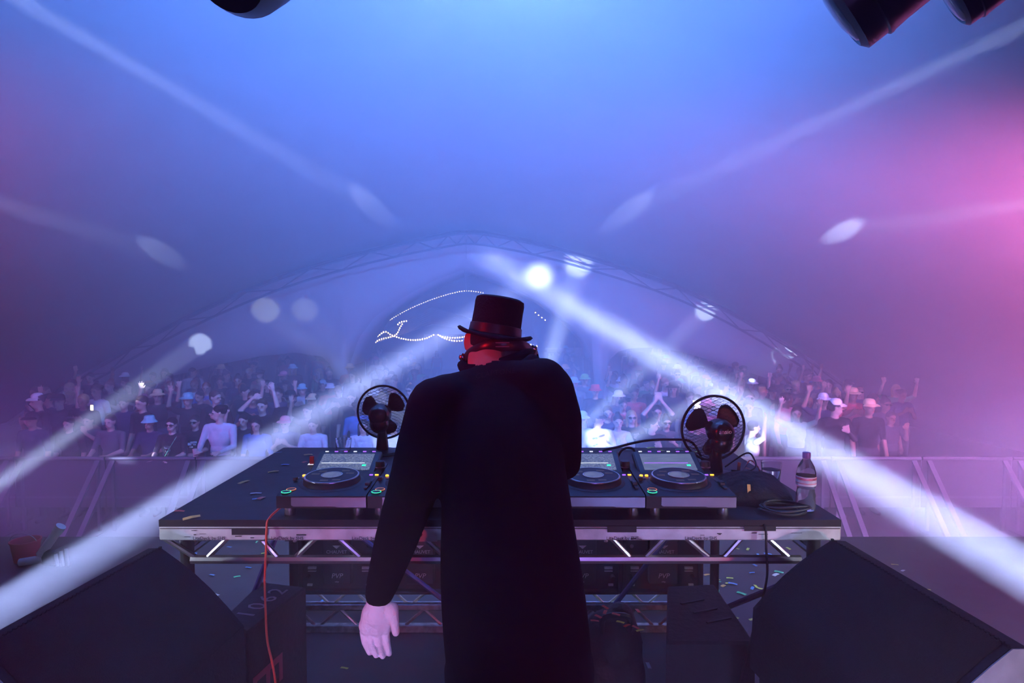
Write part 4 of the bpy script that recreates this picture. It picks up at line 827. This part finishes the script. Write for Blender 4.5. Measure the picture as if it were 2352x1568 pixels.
def cap_mesh():
    b = MB(); b.lathe([(.086, 0), (.088, .02), (.08, .055), (.055, .082), (0, .092)], 18); vs = []; fs = []
    for i in range(4):
        for j in range(9): a = R(200 + j * 17.5); r_ = .084 + .019 * i; vs.append((r_ * math.cos(a) * .98, r_ * math.sin(a) - .01, .012 - .005 * i * i * .6))
    for i in range(3):
        for j in range(8): fs.append((i * 9 + j, i * 9 + j + 1, (i + 1) * 9 + j + 1, (i + 1) * 9 + j))
    k0 = len(vs); vs += [(x, y, z - .006) for x, y, z in vs]; fs += [tuple(k0 + q for q in reversed(f_)) for f_ in fs]
    b.add(vs, fs); return b.mesh('cap', 50)
CAPM = cap_mesh(); BUCK = MB().lathe([(.135, -.03), (.105, .0), (.09, .02), (.082, .075), (.07, .085), (0, .088)], 24).mesh('bucket_hat', 50)
def shades_mesh():
    b = MB()
    for s in (-1, 1): b.ell((s * .034, -.094, .006), (.03, .012, .02), None, 14, 8); b.cyl((s * .063, -.088, .012), (s * .08, .01, .015), .004, n=6)
    b.cyl((-.01, -.1, .01), (.01, -.1, .01), .004, n=6); return b.mesh('shades', 60)
SHM = shades_mesh(); SHMAT = mat('dark_lens', (0.01, 0.01, 0.012), 0.1)
def link_shared(name, me, m, parent, loc=(0, 0, 0), rz=0):
    o = bpy.data.objects.new(name, me); COL.objects.link(o)
    if not me.materials: me.materials.append(m)
    o.material_slots[0].link = 'OBJECT'; o.material_slots[0].material = m; o.parent = parent; o.location = loc; o.rotation_euler = (0, 0, rz); return o
TURN = dict(turned=70, turned_back=-60)
def person(x, y, z, var, top, label, group, hair='short', hc='dark', cap=None, capk='cap', shades=False, skin=0, rz=0, s=1.0, trs=0, extra=None):
    me, h = VAR[var]; t = thing('person', label, 'person', (x, y, z), rz, group); t.scale = (s, s, s)
    o = bpy.data.objects.new('body', me); COL.objects.link(o); o.parent = t
    if not me.materials:
        for _ in range(6): me.materials.append(SKIN)
    for i, m in enumerate((SKINS[skin], TOPS[top], TRS[trs], SHOE, LIP, EYE)): o.material_slots[i].link = 'OBJECT'; o.material_slots[i].material = m
    tr_ = R(TURN.get(var, 0))
    if hair: link_shared('hair', HAIR[hair], HAIRC[hc], t, tuple(h), tr_)
    if cap: link_shared('cap' if capk == 'cap' else 'bucket_hat', CAPM if capk == 'cap' else BUCK, CAPC[cap], t, (h.x, h.y, h.z + .05), tr_)
    if shades: link_shared('sunglasses', SHM, SHMAT, t, tuple(h), tr_)
    return t
def head_at(px, py, Y, s=1.0):       # feet position so that the head centre falls there; scale follows the ground
    q = at(px, py, Y); return q.x, Y, (q.z - GZ) / 1.635
FR = 'front row of the crowd at the barrier'
front_row = [
 (75, 965, 9.5, 'down', 'navy', 'spectator in dark cap at the far left of the barrier', dict(cap='black', skin=1)),
 (160, 985, 9.7, 'down', 'black', 'dim spectator between dark cap and bald-looking man at far left', dict(hair='short')),
 (205, 968, 10.0, 'phone', 'grey', 'spectator holding a hand up near the small phone light at left', dict(hair='short')),
 (255, 968, 9.6, 'rail', 'grey', 'short-haired man in pale shirt leaning on the barrier at left', dict(hair='short', hc='brown', skin=2)),
 (345, 985, 9.8, 'rail', 'navy', 'spectator in pale teal bucket hat leaning on the barrier', dict(cap='teal', capk='bucket', skin=1)),
 (396, 975, 9.42, 'rail', 'black', 'spectator in sunglasses with green strap across a dark printed shirt', dict(shades=True, hair='short', skin=2)),
 (449, 970, 9.9, 'rail', 'black', 'spectator in sunglasses and black shirt with white chest print', dict(shades=True, hair='short', skin=2)),
 (505, 948, 9.35, 'turned_back', 'white', 'spectator in pale jacket turning aside with bright sleeve on the barrier', dict(hair='curly', skin=2)),
 (560, 985, 10.0, 'one_up', 'black', 'dark-shirted spectator waving an open hand beside the left beam', dict(hair='short', skin=2)),
 (603, 932, 10.2, 'fist', 'black', 'spectator with one arm over head and the other fist raised high', dict(hair='short', hc='brown', skin=2)),
 (590, 985, 9.6, 'down', 'blue', 'bare-armed woman behind the waving hand left of the beam', dict(hair='long', skin=2)),
 (656, 972, 9.7, 'chest', 'navy', 'spectator in pale pink cap inside the left beam', dict(cap='pink', skin=2)),
 (720, 985, 9.6, 'rail', 'white', 'pale-shirted spectator left of the smaller-looking fan', dict(hair='short', skin=2)),
 (905, 1000, 9.5, 'rail', 'white', 'brightly lit spectator in white behind the smaller-looking fan', dict(hair='short', skin=2)),
 (835, 1002, 9.5, 'rail', 'white', 'spectator in pale top seen left through the smaller-looking fan', dict(hair='long', skin=2)),
 (1336, 962, 9.6, 'down', 'white', 'spectator in white cap just right of the dark shoulder', dict(cap='white', skin=2)),
 (1372, 962, 9.3, 'turned', 'white', 'overexposed spectator in patterned white jacket and dark cap', dict(cap='black', skin=2)),
 (1395, 948, 9.9, 'down', 'navy', 'man with dark hair behind the white-jacketed spectator', dict(hair='short', skin=2)),
 (1419, 968, 9.5, 'bare', 'cream', 'smiling bare-shouldered woman with hair pulled up', dict(hair='bun', skin=2)),
 (1450, 958, 9.8, 'bare', 'black', 'long-haired blonde woman in sunglasses', dict(hair='long', hc='blond', shades=True, skin=2)),
 (1497, 975, 9.3, 'turned', 'black', 'dark-haired spectator in striped top looking to the right', dict(hair='short', skin=2)),
 (1508, 946, 10.1, 'clasp', 'navy', 'spectator with both hands clasped above the head', dict(hair='short', skin=2)),
 (1530, 970, 9.8, 'bare', 'grey', 'woman in sunglasses and strappy top beside the right fan', dict(hair='bun', shades=True, skin=2)),
 (1600, 985, 9.6, 'down', 'black', 'dark spectator seen through the right fan guard', dict(hair='short')),
 (1728, 985, 9.4, 'one_up', 'white', 'overexposed spectator in white just right of the right fan', dict(hair='short', skin=2, rz=R(90))),
 (1918, 912, 9.7, 'turned', 'black', 'steward in bright white cap standing tall at right', dict(cap='white', skin=2, s=1.06)),
 (1995, 935, 9.9, 'down', 'black', 'dim spectator in pale-rimmed cap right of the white cap', dict(cap='cream', skin=1)),
 (2045, 962, 10.3, 'phone', 'grey', 'hazy spectator furthest right beyond the white cap', dict(hair='short', skin=1)),
]
rnd = random.Random(21); occupied = []; FP = {}
for (px, py, Y, var, top, label, kw) in front_row:
    q = at(px, py, Y); s_ = kw.pop('s', None) or max(.9, min(1.12, (q.z - GZ) / 1.635)); FP[label] = person(q.x, Y, GZ, var, top, label, FR, s=s_, **kw); occupied.append((q.x, Y))
# coloured hats and others that stand out further back
for (px, py, Y, var, top, label, kw) in [
 (1290, 862, 14.5, 'down', 'grey', 'far spectator in white cap beside the dark right shoulder', dict(cap='white')),
 (1298, 848, 16.5, 'down', 'grey', 'far spectator in cream cap above the white cap by the shoulder', dict(cap='cream')),
 (1318, 880, 13.2, 'down', 'grey', 'spectator in pale teal cap right of the dark shoulder', dict(cap='teal')),
 (1343, 872, 14.2, 'down', 'black', 'spectator in bright green cap in the middle of the crowd', dict(cap='green')),
 (1367, 898, 12.4, 'down', 'black', 'spectator in red sun hat in the middle of the crowd', dict(cap='red', capk='bucket')),
 (1420, 912, 11.6, 'down', 'grey', 'spectator in pale cap behind the bare-shouldered woman', dict(cap='white')),
 (1430, 930, 11.0, 'chest', 'red', 'spectator in red top behind the blonde woman', dict(hair='short')),
 (1455, 905, 11.8, 'down', 'red', 'red-faced spectator behind the clasped hands', dict(hair='curly', skin=1)),
 (433, 918, 11.2, 'one_up', 'black', 'spectator with one bare arm lifted above the dark left crowd', dict(cap='teal')),
 (345, 893, 12.4, 'chest', 'black', 'spectator with bushy hair and hands raised at the back left', dict(hair='curly')),
 (640, 905, 12.0, 'two_up', 'navy', 'spectator with both arms raised just above the left beam', dict(hair='short'))]:
    q = at(px, py, Y); person(q.x, Y, GZ, var, top, label, 'crowd standing behind the front row', s=max(.9, min(1.15, (q.z - GZ) / 1.635)), **kw); occupied.append((q.x, Y))
cnt = 0
used_labels = set()
POSE = dict(down='standing', chest='with hands at the chest', one_up='with one hand up', two_up='with both arms raised', phone='holding a hand up', bare='with bare shoulders', bare_one_up='bare-armed, hand up', turned='turned sideways')
def crowd_label(px, Y, top, v, hair, hc, cap, shades):
    near = [(q[0], q[1]) for q in ((0, 'by the left edge'), (345, 'behind the teal bucket hat'), (505, 'behind the pale jacket'), (656, 'above the left beam'), (870, 'behind the left fan'), (1250, 'by the dark right shoulder'), (1367, 'near the red sun hat'), (1508, 'behind the clasped hands'), (1643, 'behind the right fan'), (1918, 'beside the white cap steward'), (2150, 'in the right-hand haze'))]
    place = min(near, key=lambda q: abs(q[0] - px))[1]; dist = 'second-row' if Y < 11.2 else 'mid-crowd' if Y < 13.5 else 'far' if Y < 17 else 'remote'
    look = (cap + '-capped') if cap else (hc + '-haired' if hair != 'long' else 'long ' + hc + '-haired')
    lab = '%s %s spectator in %s %s%s %s' % (dist, look, top, POSE[v], ' in shades' if shades else '', place)
    return lab if len(lab.split()) <= 16 else lab.replace(' in shades', '')
Y = 10.3
while Y < 30 and cnt < 232:
    step = .62 + (Y - 10) * .055; x = -.78 * Y + rnd.uniform(0, .5); lim = .62 * Y
    if Y > 15: x, lim = -.62 * Y, .52 * Y
    while x < min(lim, 10) and cnt < 232:
        xx, yy = x + rnd.uniform(-.14, .14), Y + rnd.uniform(-.22, .22); px = CX + xx * F / yy
        hidden = 1015 < px < 1235 or (yy < 16 and 1000 < px < 1260)
        ceil_ok = not (17.2 < yy < 22.5 and (abs(px - 788) < 75 or abs(px - 1378) < 75)) and abs(xx + .9) < (9.3 if yy < 19 else 20) and not 17.7 < yy < 19.8
        if not hidden and ceil_ok and all((xx - a) ** 2 + (yy - b) ** 2 > .33 for a, b in occupied):
            v = rnd.choices(('down', 'chest', 'one_up', 'two_up', 'phone', 'bare', 'bare_one_up', 'turned'), (9, 4, 2, 1.2, 2, 3, 1, 2))[0]
            top = rnd.choices(list(TOPS), (8, 4, 3, 2, 1, .6, 1, .6, 1, 1))[0]; cp = rnd.choices((None, 'white', 'black', 'cream', 'teal', 'pink'), (14, 1, 1.5, .6, .5, .3))[0]
            hr = rnd.choice(('short', 'short', 'long', 'bun', 'curly')); hc = rnd.choices(('dark', 'brown', 'blond', 'red'), (6, 3, 2, 1))[0]; sg = rnd.random() < .12
            for _ in range(12):
                if crowd_label(px, yy, top, v, hr, hc, cp, sg) not in used_labels: break
                top = rnd.choice(list(TOPS)); hc = rnd.choice(list(HAIRC))
            used_labels.add(crowd_label(px, yy, top, v, hr, hc, cp, sg))
            person(xx, yy, GZ, v, top, crowd_label(px, yy, top, v, hr, hc, cp, sg), ('dim crowd ' if yy < 13.5 else 'far crowd ') + ('at left' if px < 1000 else 'at right' if px > 1700 else 'in the middle'), hair=hr, hc=hc, cap=cp, shades=sg, skin=rnd.choice((0, 0, 1, 2, 2, 3)), rz=R(rnd.uniform(-28, 28)), s=rnd.uniform(.93, 1.07), trs=rnd.randrange(3)); cnt += 1; occupied.append((xx, yy))
        x += step * rnd.uniform(.9, .85)
    Y += .62 + (Y - 10) * .06
# small things the front row carries
def on_chest(lab, obj): obj.parent = FP[lab]; return obj
for lab in ('spectator in sunglasses with green strap across a dark printed shirt', 'spectator in sunglasses and black shirt with white chest print'):
    for k_ in range(5): on_chest(lab, MB().box((rnd.uniform(-.05, .05), -.125, 1.26 + rnd.uniform(-.05, .05)), (rnd.uniform(.04, .1), .006, rnd.uniform(.02, .05))).build('shirt_print', mat('white_shirt_print', (.6, .62, .65), .8), None, 0))
on_chest('spectator in sunglasses with green strap across a dark printed shirt', MB().tube([(.12, -.1, 1.46), (.05, -.145, 1.32), (-.06, -.145, 1.14)], .016, 6, flat=.3).build('strap', mat('green_strap', (.15, .6, .3), .7)))
for k_ in range(14): on_chest('overexposed spectator in patterned white jacket and dark cap', MB().ell((rnd.uniform(-.12, .12), -.118 + rnd.uniform(0, .01), rnd.uniform(1.05, 1.4)), (.022, .008, .016), None, 8, 5).build('jacket_print', mat('blue_jacket_print', (.15, .22, .4), .8)))
for k_ in range(4): on_chest('dark-haired spectator in striped top looking to the right', MB().box((0, -.115, 1.12 + k_ * .055), (.24, .012, .018)).build('stripe', mat('white_stripe', (.7, .72, .75), .8), None, 0))
ph = tag(MB().box((0, 0, 0), (.045, .008, .085), bev=.003).build('phone', mat('lit_phone', (.02, .02, .02), .3, emit=(1, .8, .5), es=6)), 'small glowing phone held up in the crowd at left', 'phone'); ph.location = at(211, 936, 9.75)
cu = thing('paper_cup', 'pale cup resting on the barrier before the chest-print shirt', 'cup', (at(449, 1040, 9.0).x, 9.0, GZ + 1.118)); MB().lathe([(0, 0), (.03, 0), (.042, .11), (.039, .11), (.028, .004), (0, .004)], 20).build('cup', mat('pale_cup', (.55, .45, .4), .6), cu)
# ------------------------------------------------------------------ beyond the opening: marquee and festoon lights
BULB = glow('warm_bulb', (1.0, .74, .42), 15.0); CORD = mat('festoon_cord', (.02, .02, .02), .7)
bme = MB().lathe([(0, -.05), (.03, -.04), (.045, -.01), (.035, .03), (.018, .045), (0, .05)], 10).mesh('bulb', 60); bme.materials.append(BULB)
def festoon(pxs, Y, nb, label, s=1.0, pole=False):
    pts = crv([at(x, y, Y) for x, y in pxs], 8); o = pts[0]; t = thing('festoon_lights', label, 'string lights', tuple(o)); MB().tube([p - o for p in pts], .008, 4).build('cord', CORD, t)
    if pole: MB().cyl((0, 0, GZ - o.z), (0, 0, .05), .03, n=6).build('support_pole', CORD, t)
    L = [0]
    for a, b in zip(pts, pts[1:]): L.append(L[-1] + (b - a).length)
    for i in range(nb):
        d_ = L[-1] * (i + .5) / nb; k_ = max(j for j in range(len(L)) if L[j] <= d_); k_ = min(k_, len(pts) - 2); u = (d_ - L[k_]) / max(1e-6, L[k_ + 1] - L[k_]); p_ = pts[k_].lerp(pts[k_ + 1], u) - o
        b_ = bpy.data.objects.new('bulb', bme); COL.objects.link(b_); b_.parent = t; b_.location = (p_.x, p_.y, p_.z - .04); b_.scale = (s, s, s)
YM = 33.0
festoon([(836, 790), (870, 752), (905, 727), (950, 703), (1000, 683), (1045, 670), (1075, 666), (1112, 671)], YM - 1.0, 58, 'long string of warm bulbs rising along the pointed opening', .45, True)
festoon([(845, 779), (866, 771), (884, 760), (900, 768), (925, 776), (950, 779), (975, 776), (998, 766)], YM, 30, 'string of bright bulbs dipping from the marquee corner to the post', .85)
festoon([(842, 795), (858, 787), (872, 778), (892, 773), (910, 766), (918, 752), (925, 740)], YM - .3, 20, 'string of bright bulbs climbing along the marquee eave', .8, True)
festoon([(1004, 766), (1020, 772), (1045, 774), (1070, 771)], YM, 12, 'short string of bulbs between the post and the hat', .85)
festoon([(1008, 768), (1025, 777), (1048, 781), (1070, 779)], YM + .5, 11, 'second short string of bulbs under the one beside the hat', .85)
festoon([(1208, 788), (1222, 790), (1236, 794)], YM, 4, 'short row of bulbs right of the hat brim', .85)
festoon([(1226, 713), (1240, 724), (1256, 736)], YM, 4, 'short row of bulbs high right of the hat', .7, True)
festoon([(912, 745), (920, 738), (936, 735)], YM, 5, 'tiny cluster of bulbs below the long rising string', .8)
mq = thing('marquee', 'pale timber-roofed marquee hung with lights beyond the tent opening', 'marquee', (at(990, 800, YM).x, YM, GZ)); M0 = Vector(mq.location); mp = lambda x, y, Y_: at(x, y, Y_) - M0
rm_ = mat('pale_timber', (.42, .36, .34), .7, 0, .3, 4); 
for k_ in range(8):
    u0, u1 = k_ / 8, (k_ + .88) / 8; a, b = (830, 796), (985, 712); c_, d_ = (985, 752), (985, 752)
    P = lambda u, w: mp(830 + (990 - 830) * w, 796 - (796 - 745) * w - u * (8 + 32 * w), YM + 3 * u)
    vs = [P(u0, 0), P(u0, 1), P(u1, 1), P(u1, 0)]; o_ = MB().add(vs, [(0, 1, 2, 3)]).build('roof_board', rm_, mq, 0); o_.modifiers.new('s', 'SOLIDIFY').thickness = .04
    Q = lambda u, w: mp(990 + 190 * w, 745 - u * 40 + w * (30 + 26 * u), YM + 3 * u)
    o_ = MB().add([Q(u0, 0), Q(u0, 1), Q(u1, 1), Q(u1, 0)], [(0, 1, 2, 3)]).build('roof_board', rm_, mq, 0); o_.modifiers.new('s', 'SOLIDIFY').thickness = .04
for x in (1001, 1180, 838): a = mp(x, 768, YM + .2); MB().box((a.x, a.y, a.z / 2), (.16, .16, a.z)).build('post', mat('post_paint', (.4, .45, .55), .6), mq, 0)
MB().box((mp(1090, 780, YM + 4).x, 4, .85), (6.0, .1, 2.4)).build('rear_wall', mat('marquee_wall', (.35, .36, .4), .8), mq, 0)
va = thing('far_bar_tent', 'low far tent with scalloped fringe right of the neck', 'tent', (at(1300, 830, 32).x, 32, GZ)); V0 = Vector(va.location); vm = mat('bar_canvas', (.4, .25, .28), .8)
a, b = at(1255, 812, 32) - V0, at(1345, 806, 32) - V0; w_ = b.x - a.x
MB().box(((a.x + b.x) / 2, .8, a.z + .12), (w_, 1.6, .2), bev=.05).build('roof', vm, va)
for k_ in range(11): MB().lathe([(0, -.14), (.06, -.1), (.085, 0)], 10, T(a.x + w_ * (k_ + .5) / 11, -.02, a.z + .02)).build('scallop', vm, va)
for x in (a.x + .1, b.x - .1): MB().cyl((x, .1, 0), (x, .1, a.z), .04, n=8).build('pole', STEEL, va)
